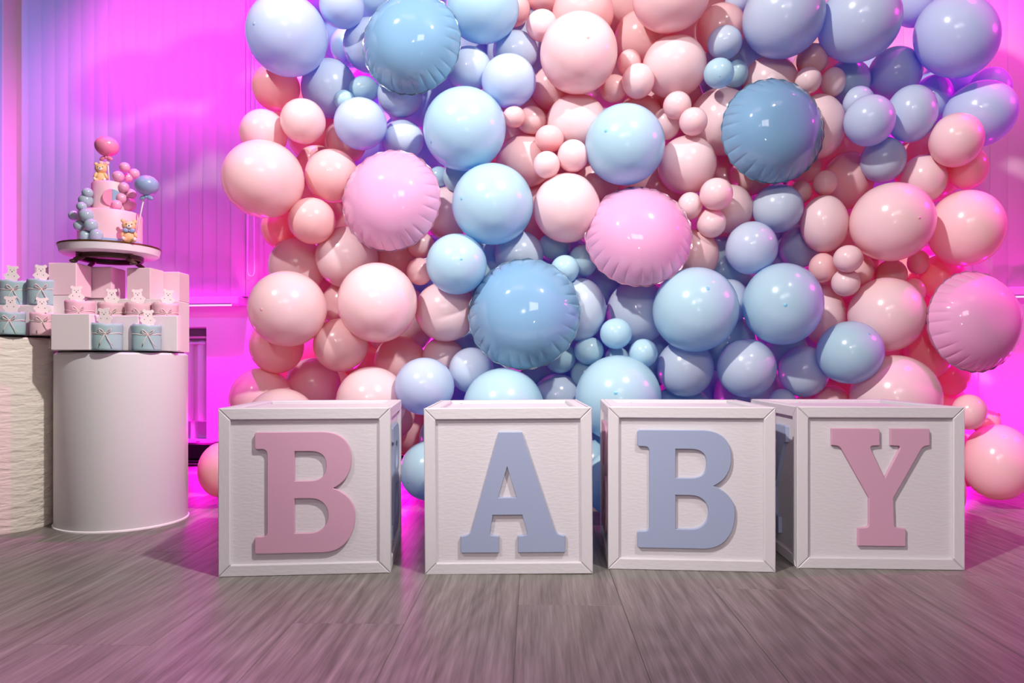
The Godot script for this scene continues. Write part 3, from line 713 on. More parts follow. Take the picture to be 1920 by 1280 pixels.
# ------------------------------------------------------------------ cake stand and cake
func cake_table() -> void:
	var c := Vector3(-1.315, 0, -2.358)
	var st := thing("cake_stand", "round white cake stand with a gold rim on dark curled legs", "cake stand", c + Vector3(0, 0.8155, 0))
	obj("plate", lathe([Vector2(0.001, 0.036), Vector2(0.138, 0.036), Vector2(0.144, 0.040), Vector2(0.149, 0.060), Vector2(0.147, 0.064), Vector2(0.001, 0.064)], 64), M.white, st)
	var gold := plain(Color(0.45, 0.3, 0.15), 0.3); gold.metallic = 0.6
	obj("rim_band", lathe([Vector2(0.1475, 0.0605), Vector2(0.1505, 0.061), Vector2(0.1505, 0.0655), Vector2(0.1475, 0.066), Vector2(0.145, 0.0645)], 64), gold, st)
	obj("ring", lathe([Vector2(0.088, 0.022), Vector2(0.094, 0.019), Vector2(0.098, 0.022), Vector2(0.098, 0.036), Vector2(0.088, 0.036)], 48), M.bronze, st)
	for i in 4:
		var a := i * PI / 2 + 0.5; var d := Vector3(cos(a), 0, sin(a)); var pts := []
		for k in 15:
			var f := k / 14.0
			pts.append(d * (0.098 - 0.012 * sin(f * PI * 1.6) + 0.006 * f) + Vector3(0, 0.037 - 0.031 * f, 0))
		var m := begin(true); add_tube(m, pts, 0.0075, 8); add_blob(m, pts[-1] + d * 0.004, Vector3(0.012, 0.0065, 0.012)); add_blob(m, pts[0], Vector3(0.016, 0.008, 0.012), Basis(Vector3.UP, -a))
		obj("leg", finish(m), M.bronze, st)
	var y := 0.8155 + 0.0645
	var cake := thing("cake", "two tier pink baby cake with pearl balls on the white stand", "cake", c + Vector3(0, y, 0))
	obj("lower_tier", lathe([Vector2(0.001, 0.0), Vector2(0.093, 0.0), Vector2(0.094, 0.002), Vector2(0.094, 0.104), Vector2(0.0915, 0.110), Vector2(0.086, 0.112), Vector2(0.001, 0.112)], 64), M.icing_pink, cake)
	obj("upper_tier", lathe([Vector2(0.001, 0.112), Vector2(0.055, 0.112), Vector2(0.055, 0.201), Vector2(0.052, 0.207), Vector2(0.047, 0.209), Vector2(0.001, 0.209)], 48), M.icing_pink, cake)
	obj("blue_base_border", lathe([Vector2(0.0935, 0.0), Vector2(0.0965, 0.001), Vector2(0.0965, 0.016), Vector2(0.0935, 0.017)], 64), M.icing_blue, cake)
	var pl := Vector3(0.56, 0, 0.83).normalized()
	for q in [[-1, "pink"], [1, "blue"]]:
		var half := PackedVector2Array()
		for i in 17:
			var a := deg_to_rad(-90.0 + 180.0 * i / 16.0); half.append(Vector2(q[0] * 0.028 * cos(a), 0.028 * sin(a)))
		var o := obj("half_disc", extrude(half, [], 0.005, 0.001), M["icing_" + ("hot" if q[0] < 0 else "blue")], cake)
		o.transform = Transform3D(Basis(Vector3.UP, atan2(pl.x, pl.z)), pl * 0.0545 + Vector3(0, 0.152, 0))
	var sphere := lathe(arc_profile(1.0, 1.0, 14), 20)
	var ball := func(kind: String, at: Vector3, r: float) -> void:
		var o := obj("ball", sphere, M["pearl_" + kind], cake); o.position = at - cake.position; o.scale = Vector3.ONE * r
	ball.call("pink", Vector3(-1.265, 1.141, -2.352), 0.0165)
	ball.call("pink", Vector3(-1.274, 1.105, -2.330), 0.0180)
	ball.call("pink", Vector3(-1.254, 1.130, -2.390), 0.0172)
	ball.call("pink", Vector3(-1.270, 1.115, -2.382), 0.0151)
	ball.call("pink", Vector3(-1.258, 1.071, -2.333), 0.0165)
	ball.call("pink", Vector3(-1.253, 1.056, -2.365), 0.0180)
	ball.call("pink", Vector3(-1.262, 1.034, -2.326), 0.0165)
	ball.call("pink", Vector3(-1.271, 1.010, -2.315), 0.0165)
	ball.call("pink", Vector3(-1.253, 1.021, -2.355), 0.0218)
	ball.call("teal", Vector3(-1.351, 1.043, -2.292), 0.0164)
	ball.call("teal", Vector3(-1.361, 1.020, -2.299), 0.0216)
	ball.call("teal", Vector3(-1.355, 0.994, -2.267), 0.0150)
	ball.call("teal", Vector3(-1.336, 0.965, -2.260), 0.0216)
	ball.call("teal", Vector3(-1.403, 0.974, -2.304), 0.0157)
	ball.call("teal", Vector3(-1.320, 0.934, -2.258), 0.0204)
	ball.call("teal", Vector3(-1.365, 0.935, -2.271), 0.0167)
	ball.call("teal", Vector3(-1.341, 0.902, -2.262), 0.0167)
	ball.call("teal", Vector3(-1.304, 0.903, -2.259), 0.0194)
	bear("honey coloured toy bear with a pink bow on top of the cake", c + Vector3(-0.028, y + 0.209, 0.005), 0.068, 0.35, M.icing_pink, true)
	bear("honey coloured toy bear with a blue bow at the cake's foot", c + Vector3(0.104, y + 0.0015, 0.082), 0.076, 0.5, M.icing_blue, false)
	topper("pink balloon topper on a white stick above the cake", c + Vector3(-0.005, y + 0.19, -0.005), Vector3(-0.012, 1.212, 0), M.icing_hot, 0.036)
	topper("blue balloon topper on a white stick at the cake's right", c + Vector3(0.098, y + 0.03, 0.03), Vector3(0.142, 1.073, 0.045), M.icing_blue, 0.036)

func arc_profile(r: float, h: float, n: int) -> Array:
	var p := []
	for i in n + 1:
		var a := -PI / 2 + PI * i / n
		p.append(Vector2(maxf(r * cos(a), 0.0005), h * sin(a)))
	return p

func bear(label: String, at: Vector3, tall: float, turn: float, bow: Material, top_bow: bool) -> void:
	var t := thing("bear_figurine", label, "cake figurine", at, "toy bears on the cake", turn)
	var s := tall
	var b := begin(true)
	add_blob(b, Vector3(0, 0.27, 0) * s, Vector3(0.24, 0.28, 0.21) * s)
	add_blob(b, Vector3(0, 0.70, 0.03) * s, Vector3(0.27, 0.24, 0.23) * s)
	for q in [-1, 1]:
		add_blob(b, Vector3(q * 0.21, 0.90, 0.02) * s, Vector3(0.09, 0.09, 0.06) * s, Basis.IDENTITY, 10)
		add_blob(b, Vector3(q * 0.22, 0.36, 0.08) * s, Vector3(0.08, 0.17, 0.09) * s, Basis(Vector3.BACK, q * 0.45), 10)
		add_blob(b, Vector3(q * 0.17, 0.10, 0.2) * s, Vector3(0.10, 0.10, 0.19) * s, Basis(Vector3.UP, q * 0.35), 10)
	obj("body", finish(b), M.honey, t)
	var part := func(called: String, at2: Vector3, size: Vector3, mat: Material, turn2 := 0.0) -> void:
		var m := begin(true); add_blob(m, at2 * s, size * s, Basis(Vector3.UP, turn2), 10); obj(called, finish(m), mat, t)
	part.call("muzzle", Vector3(0, 0.64, 0.23), Vector3(0.11, 0.085, 0.06), M.tag)
	part.call("nose", Vector3(0, 0.67, 0.29), Vector3(0.034, 0.024, 0.02), M.bronze)
	for q in [-1, 1]:
		part.call("sole", Vector3(q * 0.215, 0.12, 0.385), Vector3(0.07, 0.075, 0.03), M.tag, q * 0.35)
		part.call("eye", Vector3(q * 0.1, 0.74, 0.245), Vector3(0.022, 0.026, 0.018), M.bronze)
	var k := begin(true); var c := Vector3(0.14, 0.97, 0.06) * s if top_bow else Vector3(0, 0.47, 0.22) * s
	for q in [-1, 1]: add_blob(k, c + Vector3(q * 0.12, 0.01, 0) * s, Vector3(0.12, 0.085, 0.045) * s, Basis(Vector3.BACK, q * 0.25), 10)
	add_blob(k, c, Vector3(0.045, 0.05, 0.05) * s, Basis.IDENTITY, 8)
	obj("bow", finish(k), bow, t)

func topper(label: String, foot: Vector3, head: Vector3, mat: Material, r: float) -> void:
	var c := Vector3(-1.315, 0, -2.358)
	var t := thing("balloon_topper", label, "cake topper", foot, "balloon toppers on the cake")
	var h := Vector3(c.x + head.x, head.y, c.z + head.z) - foot
	obj("stick", tube([Vector3.ZERO, h], 0.0022, 8), M.white, t)
	var o := obj("globe", lathe(balloon_profile(), 32), mat, t)
	o.transform = Transform3D(Basis.from_scale(Vector3(r, r * 0.86, r)), h)
	var b := begin(true)
	for q in [-1, 1]: add_blob(b, h + Vector3(q * 0.011, -r * 0.98 - 0.006, 0.004), Vector3(0.012, 0.007, 0.004), Basis(Vector3.BACK, q * -0.45), 10)
	add_blob(b, h + Vector3(0, -r * 0.98 - 0.003, 0.004), Vector3(0.005, 0.005, 0.005), Basis.IDENTITY, 8)
	obj("bow", finish(b), mat, t)

# ------------------------------------------------------------------ the balloon wall
func balloon_profile() -> Array:
	# crown at y = 1, neck at the bottom, rolled lip
	var p := [Vector2(0.001, -1.19), Vector2(0.13, -1.20), Vector2(0.155, -1.185), Vector2(0.13, -1.165), Vector2(0.085, -1.13)]
	for i in 25:
		var a := -1.33 + (1.33 + PI / 2) * i / 24.0
		var y := sin(a); var r := cos(a)
		if y < 0.0: y *= 1.09; r *= 1.0 - 0.10 * pow(sin(-a), 3.0)
		p.append(Vector2(maxf(r, 0.001), y))
	return p

func balloon(label: String, kind: String, at: Vector3, size: Vector3, facing: Vector3, roll: float, tip: bool) -> void:
	var group := "pink latex balloons of the balloon wall" if kind in ["P", "K"] else "blue latex balloons of the balloon wall"
	var x := Vector3.UP.cross(facing).normalized(); var z := x.cross(facing)
	var b := Basis(x, facing, z) * Basis(Vector3.UP, deg_to_rad(roll)) * Basis.from_scale(Vector3(size.x, size.z, size.y))
	if not M.has("balloon_mesh"):
		M.balloon_mesh = lathe(balloon_profile(), 48)
		M.tip_mesh = lathe([Vector2(0.05, -0.003), Vector2(0.045, 0.001), Vector2(0.024, 0.004), Vector2(0.014, 0.010), Vector2(0.007, 0.014), Vector2(0.001, 0.015)], 16)
	if tip:
		var t := thing("balloon", label, "balloon", at, group)
		obj("skin", M.balloon_mesh, M[kind], t).basis = b
		var n := obj("tip", M.tip_mesh, M["tip_" + kind], t); n.transform = Transform3D(b, b.y * 0.998)
	else:
		var o := obj("balloon", M.balloon_mesh, M[kind]); tagged(o, label, "balloon", group)
		o.transform = Transform3D(b, at)

func foil_mesh() -> ArrayMesh:
	# two round sheets welded at the rim and blown up: a plump lens, puckered towards the seam
	var segs := 416; var rows := 24
	var v := PackedVector3Array(); var ix := PackedInt32Array(); var uv := PackedVector2Array()
	var puck := func(t: float, x: float) -> float:
		var w := 26.0 * t + 0.9 * sin(3.0 * t) + 0.6 * sin(7.0 * t + 1.0)
		var fold := pow(absf(sin(w * 0.5)), 0.25)   # round pleats between sharp creases
		return (fold - 0.8) * smoothstep(0.76, 0.95, x)
	for side in [1.0, -1.0]:
		var base := v.size()
		for i in rows + 1:
			var x := pow(float(i) / rows, 0.85); var y := 0.63 * pow(1.0 - pow(x, 2.7), 0.82) if i < rows else 0.0
			for j in segs + 1:
				var t := TAU * j / segs
				var f: float = puck.call(t, x)
				var rad := x * (1.0 + 0.03 * f * (1.0 if i > rows - 4 else 0.4))
				v.append(Vector3(rad * cos(t), side * (y + f * 0.07 * (1.0 - pow(float(i) / rows, 10.0))), rad * sin(t)))
				uv.append(Vector2(float(j) / segs, float(i) / rows))
		for i in rows:
			for j in segs:
				var p := base + i * (segs + 1) + j; var q := p + segs + 1
				if side < 0: ix.append_array([p, p + 1, q, p + 1, q + 1, q])
				else: ix.append_array([p, q, p + 1, p + 1, q, q + 1])
	# smooth normals, joined over the lathe's start and end
	var nn := PackedVector3Array(); nn.resize(v.size())
	for k in range(0, ix.size(), 3):
		var g := (v[ix[k + 2]] - v[ix[k]]).cross(v[ix[k + 1]] - v[ix[k]])
		for q in 3: nn[ix[k + q]] += g
	for r in v.size() / (segs + 1):
		var s0 := r * (segs + 1)
		if r % (rows + 1) == 0:
			var up := Vector3.UP if v[s0].y > 0 else Vector3.DOWN
			for j in segs + 1: nn[s0 + j] = up
		var s := nn[s0] + nn[s0 + segs]; nn[s0] = s; nn[s0 + segs] = s
	for k in nn.size(): nn[k] = nn[k].normalized()
	var arr := []; arr.resize(Mesh.ARRAY_MAX)
	arr[Mesh.ARRAY_VERTEX] = v; arr[Mesh.ARRAY_NORMAL] = nn; arr[Mesh.ARRAY_TEX_UV] = uv; arr[Mesh.ARRAY_INDEX] = ix
	var m := ArrayMesh.new(); m.add_surface_from_arrays(Mesh.PRIMITIVE_TRIANGLES, arr)
	return m

func foil(label: String, kind: String, at: Vector3, facing: Vector3, r: float) -> void:
	var t := thing("foil_balloon", label, "foil balloon", at, "round foil balloons of the balloon wall")
	t.basis = y_to(facing) * Basis(Vector3.UP, at.x * 3.0)
	if not M.has("foil_mesh"):
		M.foil_mesh = foil_mesh()
		var st := begin()
		var segs := 104
		for j in segs:   # the crinkled welded edge
			var a := TAU * j / segs; var b := TAU * (j + 1) / segs
			var ea := 1.022 + 0.012 * sin(a * 26.0); var eb := 1.022 + 0.012 * sin(b * 26.0)
			var ya := 0.007 * sin(a * 13.0); var yb := 0.007 * sin(b * 13.0)
			for f in [0.003, -0.003]:
				quad(st, Vector3(0.955 * cos(a), f, 0.955 * sin(a)), Vector3(0.955 * cos(b), f, 0.955 * sin(b)), Vector3(eb * cos(b), yb + f, eb * sin(b)), Vector3(ea * cos(a), ya + f, ea * sin(a)), Vector3(0, f, 0))
			quad(st, Vector3(ea * cos(a), ya - 0.003, ea * sin(a)), Vector3(eb * cos(b), yb - 0.003, eb * sin(b)), Vector3(eb * cos(b), yb + 0.003, eb * sin(b)), Vector3(ea * cos(a), ya + 0.003, ea * sin(a)), Vector3(cos(a), 0, sin(a)))
		M.seam_mesh = finish(st)
	for q in [["envelope", M.foil_mesh, M["foil_" + kind]], ["seam", M.seam_mesh, M["seam_" + kind]]]:
		obj(q[0], q[1], q[2], t).scale = Vector3.ONE * r * 0.985

func balloons() -> void:
	# the frame that the balloons hang on
	var t := thing("backdrop_stand", "grey tube frame standing behind the balloon wall", "backdrop stand", Vector3(0.3, 0, -3.42))
	for x in [-1.0, -0.35, 0.35, 1.0]: obj("post", tube([Vector3(x, 0.01, 0), Vector3(x, 2.45, 0)], 0.012, 10), M.steel, t)
	for y in [0.35, 1.05, 1.75, 2.42]: obj("cross_bar", tube([Vector3(-1.02, y, 0), Vector3(1.02, y, 0)], 0.010, 10), M.steel, t)
	for x in [-1.0, 1.0]: obj("foot", tube([Vector3(x, 0.012, -0.12), Vector3(x, 0.012, 0.15)], 0.012, 10), M.steel, t)
	balloon("large periwinkle blue balloon left of the upper left blue foil balloon", "L", Vector3(-0.761, 1.608, -2.430), Vector3(0.132, 0.132, 0.132), Vector3(-0.533, -0.102, 0.840), 0, true)
	balloon("medium periwinkle blue balloon above left of the upper left blue foil balloon", "L", Vector3(-0.586, 1.730, -2.480), Vector3(0.076, 0.071, 0.075), Vector3(0.201, -0.164, 0.966), 0, false)
	balloon("medium periwinkle blue balloon left of the upper left blue foil balloon", "L", Vector3(-0.512, 1.648, -2.600), Vector3(0.096, 0.095, 0.098), Vector3(-0.007, -0.316, 0.949), 0, false)
	balloon("small sky blue balloon left of the upper left blue foil balloon", "B", Vector3(-0.615, 1.697, -2.720), Vector3(0.070, 0.074, 0.074), Vector3(0.338, -0.242, 0.910), 0, false)
	balloon("medium periwinkle blue balloon below left of the upper left blue foil balloon", "L", Vector3(-0.664, 1.501, -2.620), Vector3(0.101, 0.104, 0.104), Vector3(0.051, -0.136, 0.989), 0, false)
	foil("round blue foil balloon high at upper left of the balloon wall", "blue", Vector3(-0.340, 1.579, -2.430), Vector3(-0.148, -0.030, 0.988), 0.170)
	balloon("medium blush pink balloon left of the upper left blue foil balloon", "K", Vector3(-0.845, 1.490, -2.580), Vector3(0.083, 0.082, 0.084), Vector3(0.496, -0.156, 0.854), 0, false)
	balloon("medium pale pink balloon above left of the left pink foil balloon, second nearest", "P", Vector3(-0.873, 1.309, -2.530), Vector3(0.081, 0.082, 0.083), Vector3(0.174, -0.044, 0.984), 0, false)
	balloon("medium pale pink balloon above left of the left pink foil balloon, nearest", "P", Vector3(-0.720, 1.335, -2.480), Vector3(0.076, 0.075, 0.077), Vector3(0.083, -0.409, 0.909), 0, false)
	balloon("medium periwinkle blue balloon above the left pink foil balloon, second nearest", "L", Vector3(-0.522, 1.326, -2.480), Vector3(0.090, 0.087, 0.090), Vector3(0.299, -0.147, 0.943), 0, false)
	balloon("tiny sky blue balloon below left of the upper left blue foil balloon", "B", Vector3(-0.588, 1.425, -2.530), Vector3(0.038, 0.035, 0.037), Vector3(0.352, -0.238, 0.905), 0, false)
	balloon("small sky blue balloon below left of the upper left blue foil balloon", "B", Vector3(-0.527, 1.474, -2.560), Vector3(0.054, 0.046, 0.051), Vector3(-0.028, -0.436, 0.899), 0, false)
	balloon("medium periwinkle blue balloon below the upper left blue foil balloon", "L", Vector3(-0.398, 1.454, -2.560), Vector3(0.080, 0.076, 0.080), Vector3(0.222, -0.157, 0.962), 0, false)
	balloon("medium periwinkle blue balloon above the left pink foil balloon, nearest", "L", Vector3(-0.390, 1.302, -2.580), Vector3(0.074, 0.069, 0.073), Vector3(0.074, -0.102, 0.992), 0, false)
	balloon("medium blush pink balloon above left of the left pink foil balloon, second nearest", "K", Vector3(-0.606, 1.309, -2.620), Vector3(0.075, 0.078, 0.078), Vector3(0.160, -0.220, 0.962), 0, false)
	balloon("medium blush pink balloon above left of the left pink foil balloon, third nearest", "K", Vector3(-0.721, 1.249, -2.690), Vector3(0.084, 0.065, 0.076), Vector3(0.345, -0.097, 0.934), 0, false)
	balloon("large sky blue balloon below right of the upper left blue foil balloon", "B", Vector3(-0.162, 1.290, -2.430), Vector3(0.137, 0.137, 0.137), Vector3(-0.766, -0.445, 0.464), 0, true)
	foil("round pink foil balloon on left side of the balloon wall", "pink", Vector3(-0.409, 1.050, -2.430), Vector3(-0.171, 0.046, 0.984), 0.172)
	balloon("medium periwinkle blue balloon below right of the upper left blue foil balloon", "L", Vector3(-0.151, 1.538, -2.540), Vector3(0.081, 0.077, 0.080), Vector3(0.126, -0.435, 0.892), 0, false)
	balloon("small sky blue balloon right of the left pink foil balloon", "B", Vector3(-0.191, 1.169, -2.580), Vector3(0.057, 0.055, 0.057), Vector3(0.165, -0.050, 0.985), 0, false)
	balloon("tiny sky blue balloon above right of the left pink foil balloon", "B", Vector3(-0.267, 1.182, -2.630), Vector3(0.039, 0.038, 0.039), Vector3(0.223, -0.110, 0.969), 0, false)
	balloon("large pale pink balloon left of the left pink foil balloon", "P", Vector3(-0.839, 1.122, -2.430), Vector3(0.134, 0.129, 0.134), Vector3(0.359, -0.254, 0.898), 0, false)
	balloon("medium blush pink balloon above left of the left pink foil balloon, nearest", "K", Vector3(-0.632, 1.159, -2.530), Vector3(0.093, 0.093, 0.094), Vector3(0.460, 0.030, 0.887), 0, false)
	balloon("medium blush pink balloon left of the left pink foil balloon, nearest", "K", Vector3(-0.689, 0.992, -2.480), Vector3(0.080, 0.079, 0.081), Vector3(0.152, -0.036, 0.988), 0, false)
	balloon("medium blush pink balloon left of the left pink foil balloon, second nearest", "K", Vector3(-0.866, 1.010, -2.700), Vector3(0.072, 0.079, 0.077), Vector3(0.420, -0.101, 0.902), 0, false)
	balloon("medium pale pink balloon below left of the left pink foil balloon, second nearest", "P", Vector3(-0.791, 0.857, -2.650), Vector3(0.103, 0.107, 0.107), Vector3(0.183, -0.102, 0.978), 0, false)
	balloon("medium pale pink balloon below left of the left pink foil balloon, nearest", "P", Vector3(-0.593, 0.882, -2.590), Vector3(0.112, 0.110, 0.113), Vector3(0.058, 0.068, 0.996), 0, false)
	balloon("large pale pink balloon below left of the left pink foil balloon", "P", Vector3(-0.758, 0.685, -2.430), Vector3(0.128, 0.128, 0.128), Vector3(-0.362, -0.086, 0.928), 0, true)
	balloon("large pale pink balloon below the left pink foil balloon", "P", Vector3(-0.454, 0.706, -2.430), Vector3(0.133, 0.134, 0.136), Vector3(0.188, 0.204, 0.961), 0, false)
	balloon("small blush pink balloon below right of the left pink foil balloon", "K", Vector3(-0.327, 0.924, -2.580), Vector3(0.049, 0.047, 0.049), Vector3(-0.012, 0.119, 0.993), 0, false)
	balloon("small blush pink balloon below the left pink foil balloon", "K", Vector3(-0.324, 0.824, -2.530), Vector3(0.046, 0.048, 0.048), Vector3(0.200, -0.018, 0.980), 0, false)
	balloon("deep-set medium blush pink balloon below the left pink foil balloon", "K", Vector3(-0.425, 0.895, -2.670), Vector3(0.082, 0.082, 0.084), Vector3(-0.040, -0.233, 0.972), 0, false)
	balloon("medium sky blue balloon above left of the lower blue foil balloon", "B", Vector3(-0.187, 0.836, -2.430), Vector3(0.102, 0.102, 0.104), Vector3(0.216, 0.021, 0.976), 0, true)
	balloon("medium pale pink balloon right of the left pink foil balloon", "P", Vector3(-0.239, 1.053, -2.650), Vector3(0.086, 0.096, 0.093), Vector3(0.085, -0.272, 0.958), 0, false)
	balloon("large sky blue balloon right of the left pink foil balloon", "B", Vector3(-0.067, 1.038, -2.430), Vector3(0.135, 0.135, 0.135), Vector3(-0.718, -0.016, 0.696), 0, true)
	balloon("medium pale pink balloon left of the lower blue foil balloon", "P", Vector3(-0.235, 0.687, -2.560), Vector3(0.109, 0.108, 0.111), Vector3(0.157, -0.096, 0.983), 0, false)
	balloon("medium blush pink balloon below left of the left pink foil balloon", "K", Vector3(-0.629, 0.717, -2.670), Vector3(0.077, 0.087, 0.083), Vector3(0.422, 0.068, 0.904), 0, false)
	balloon("medium blush pink balloon below the left pink foil balloon", "K", Vector3(-0.597, 0.565, -2.510), Vector3(0.094, 0.093, 0.095), Vector3(0.013, 0.203, 0.979), 0, false)
	balloon("medium blush pink balloon above the pink B block", "K", Vector3(-0.846, 0.565, -2.590), Vector3(0.095, 0.100, 0.099), Vector3(0.395, -0.055, 0.917), 0, false)
	balloon("medium pale pink balloon above the pink B block, second nearest", "P", Vector3(-0.909, 0.370, -2.610), Vector3(0.111, 0.116, 0.116), Vector3(0.263, 0.205, 0.943), 0, false)
	balloon("medium pale pink balloon above the pink B block, nearest", "P", Vector3(-0.760, 0.419, -2.750), Vector3(0.104, 0.104, 0.106), Vector3(0.446, 0.073, 0.892), 0, false)
	balloon("large pale pink balloon above the pink B block", "P", Vector3(-0.487, 0.368, -2.500), Vector3(0.122, 0.122, 0.124), Vector3(0.324, 0.309, 0.894), 0, false)
	balloon("large pale pink balloon behind the pink B block", "P", Vector3(-0.778, 0.292, -2.430), Vector3(0.123, 0.125, 0.127), Vector3(0.499, 0.211, 0.841), 0, false)
	balloon("medium periwinkle blue balloon below left of the lower blue foil balloon, second nearest", "L", Vector3(-0.295, 0.424, -2.430), Vector3(0.100, 0.097, 0.101), Vector3(0.276, -0.059, 0.959), 0, false)
	balloon("deep-set medium blush pink balloon left of the lower blue foil balloon", "K", Vector3(-0.418, 0.504, -2.690), Vector3(0.098, 0.100, 0.101), Vector3(0.251, 0.227, 0.941), 0, false)
	balloon("medium pale pink balloon below left of the lower blue foil balloon", "P", Vector3(-0.253, 0.521, -2.650), Vector3(0.078, 0.078, 0.080), Vector3(0.019, 0.220, 0.975), 0, false)
	balloon("medium periwinkle blue balloon below left of the lower blue foil balloon, nearest", "L", Vector3(-0.144, 0.477, -2.550), Vector3(0.079, 0.081, 0.082), Vector3(-0.018, 0.230, 0.973), 0, false)
	balloon("medium blush pink balloon behind the pink B block", "K", Vector3(-0.448, 0.309, -2.690), Vector3(0.084, 0.089, 0.089), Vector3(0.078, 0.179, 0.981), 0, false)
	balloon("medium sky blue balloon behind the blue A block", "B", Vector3(-0.285, 0.129, -2.500), Vector3(0.104, 0.104, 0.104), Vector3(-0.636, -0.260, 0.726), 0, true)
	balloon("small sky blue balloon behind the pink B block", "B", Vector3(-0.441, 0.109, -2.500), Vector3(0.055, 0.055, 0.056), Vector3(0.233, 0.081, 0.969), 0, false)
	balloon("medium blush pink balloon left of the pink B block", "K", Vector3(-1.007, 0.133, -2.500), Vector3(0.079, 0.095, 0.089), Vector3(0.172, 0.156, 0.973), 0, false)
	balloon("large sky blue balloon above right of the upper left blue foil balloon", "B", Vector3(-0.101, 1.723, -2.480), Vector3(0.125, 0.113, 0.121), Vector3(0.005, -0.307, 0.952), 0, false)
	balloon("small blush pink balloon right of the upper left blue foil balloon", "K", Vector3(0.004, 1.784, -2.610), Vector3(0.062, 0.059, 0.062), Vector3(0.216, -0.184, 0.959), 0, false)
	balloon("deep-set small blush pink balloon right of the upper left blue foil balloon", "K", Vector3(0.125, 1.844, -2.630), Vector3(0.070, 0.059, 0.066), Vector3(-0.225, -0.289, 0.931), 0, false)
	balloon("small pale pink balloon right of the upper left blue foil balloon", "P", Vector3(0.105, 1.688, -2.530), Vector3(0.056, 0.053, 0.055), Vector3(-0.222, -0.499, 0.838), 0, false)
	balloon("medium blush pink balloon right of the upper left blue foil balloon, second nearest", "K", Vector3(0.254, 1.755, -2.580), Vector3(0.110, 0.103, 0.109), Vector3(-0.284, -0.197, 0.938), 0, false)
	balloon("large pale pink balloon right of the upper left blue foil balloon", "P", Vector3(0.225, 1.547, -2.430), Vector3(0.130, 0.130, 0.130), Vector3(0.136, -0.033, 0.990), 0, true)
	balloon("medium periwinkle blue balloon right of the upper left blue foil balloon, second nearest", "L", Vector3(0.013, 1.622, -2.590), Vector3(0.081, 0.072, 0.078), Vector3(0.099, -0.306, 0.947), 0, false)
	balloon("medium periwinkle blue balloon right of the upper left blue foil balloon, nearest", "L", Vector3(-0.011, 1.473, -2.480), Vector3(0.094, 0.089, 0.093), Vector3(0.043, -0.232, 0.972), 0, false)
	balloon("large pale pink balloon above left of the upper right blue foil balloon", "P", Vector3(0.536, 1.741, -2.430), Vector3(0.129, 0.117, 0.126), Vector3(-0.385, -0.368, 0.846), 0, false)
	balloon("medium blush pink balloon above left of the upper right blue foil balloon, second nearest", "K", Vector3(0.479, 1.693, -2.640), Vector3(0.104, 0.098, 0.103), Vector3(0.045, -0.492, 0.869), 0, false)
	balloon("small blush pink balloon above left of the upper right blue foil balloon", "K", Vector3(0.412, 1.557, -2.530), Vector3(0.041, 0.045, 0.044), Vector3(-0.039, -0.461, 0.886), 0, false)
	balloon("small pale pink balloon left of the upper right blue foil balloon, fourth nearest", "P", Vector3(0.434, 1.473, -2.480), Vector3(0.056, 0.058, 0.058), Vector3(-0.140, -0.404, 0.904), 0, false)
	balloon("small blush pink balloon above the central pink foil balloon", "K", Vector3(0.361, 1.474, -2.550), Vector3(0.049, 0.048, 0.049), Vector3(-0.328, -0.431, 0.840), 0, false)
	balloon("medium pale pink balloon above left of the upper right blue foil balloon", "P", Vector3(0.570, 1.543, -2.530), Vector3(0.111, 0.106, 0.111), Vector3(-0.253, -0.103, 0.962), 0, false)
	balloon("medium blush pink balloon above left of the upper right blue foil balloon, nearest", "K", Vector3(0.752, 1.703, -2.590), Vector3(0.088, 0.087, 0.089), Vector3(-0.425, -0.343, 0.838), 0, false)
	balloon("medium blush pink balloon right of the upper left blue foil balloon, nearest", "K", Vector3(0.141, 1.499, -2.610), Vector3(0.073, 0.076, 0.076), Vector3(-0.147, -0.326, 0.934), 0, false)
	balloon("medium pale pink balloon above left of the central pink foil balloon", "P", Vector3(0.228, 1.353, -2.560), Vector3(0.109, 0.102, 0.108), Vector3(-0.223, -0.270, 0.937), 0, false)
	balloon("medium blush pink balloon above the central pink foil balloon", "K", Vector3(0.471, 1.410, -2.670), Vector3(0.089, 0.086, 0.090), Vector3(0.073, -0.367, 0.927), 0, false)
	balloon("small pale pink balloon left of the upper right blue foil balloon, second nearest", "P", Vector3(0.569, 1.389, -2.480), Vector3(0.048, 0.047, 0.048), Vector3(-0.063, -0.126, 0.990), 0, false)
	balloon("small pale pink balloon left of the upper right blue foil balloon, third nearest", "P", Vector3(0.550, 1.356, -2.570), Vector3(0.050, 0.056, 0.054), Vector3(-0.226, -0.148, 0.963), 0, false)
	balloon("small pale pink balloon left of the upper right blue foil balloon, nearest", "P", Vector3(0.612, 1.317, -2.430), Vector3(0.047, 0.046, 0.047), Vector3(-0.220, -0.029, 0.975), 0, false)
	balloon("medium pale pink balloon left of the upper right blue foil balloon", "P", Vector3(0.755, 1.374, -2.600), Vector3(0.114, 0.119, 0.119), Vector3(-0.476, -0.116, 0.872), 0, false)
	balloon("tiny blush pink balloon below right of the upper left blue foil balloon", "K", Vector3(0.007, 1.350, -2.480), Vector3(0.039, 0.036, 0.038), Vector3(0.154, -0.176, 0.972), 0, false)
	balloon("small blush pink balloon below right of the upper left blue foil balloon", "K", Vector3(0.068, 1.359, -2.540), Vector3(0.053, 0.048, 0.051), Vector3(0.205, -0.402, 0.893), 0, false)
	balloon("small blush pink balloon above left of the central pink foil balloon", "K", Vector3(0.129, 1.275, -2.480), Vector3(0.050, 0.046, 0.048), Vector3(0.004, -0.113, 0.994), 0, false)
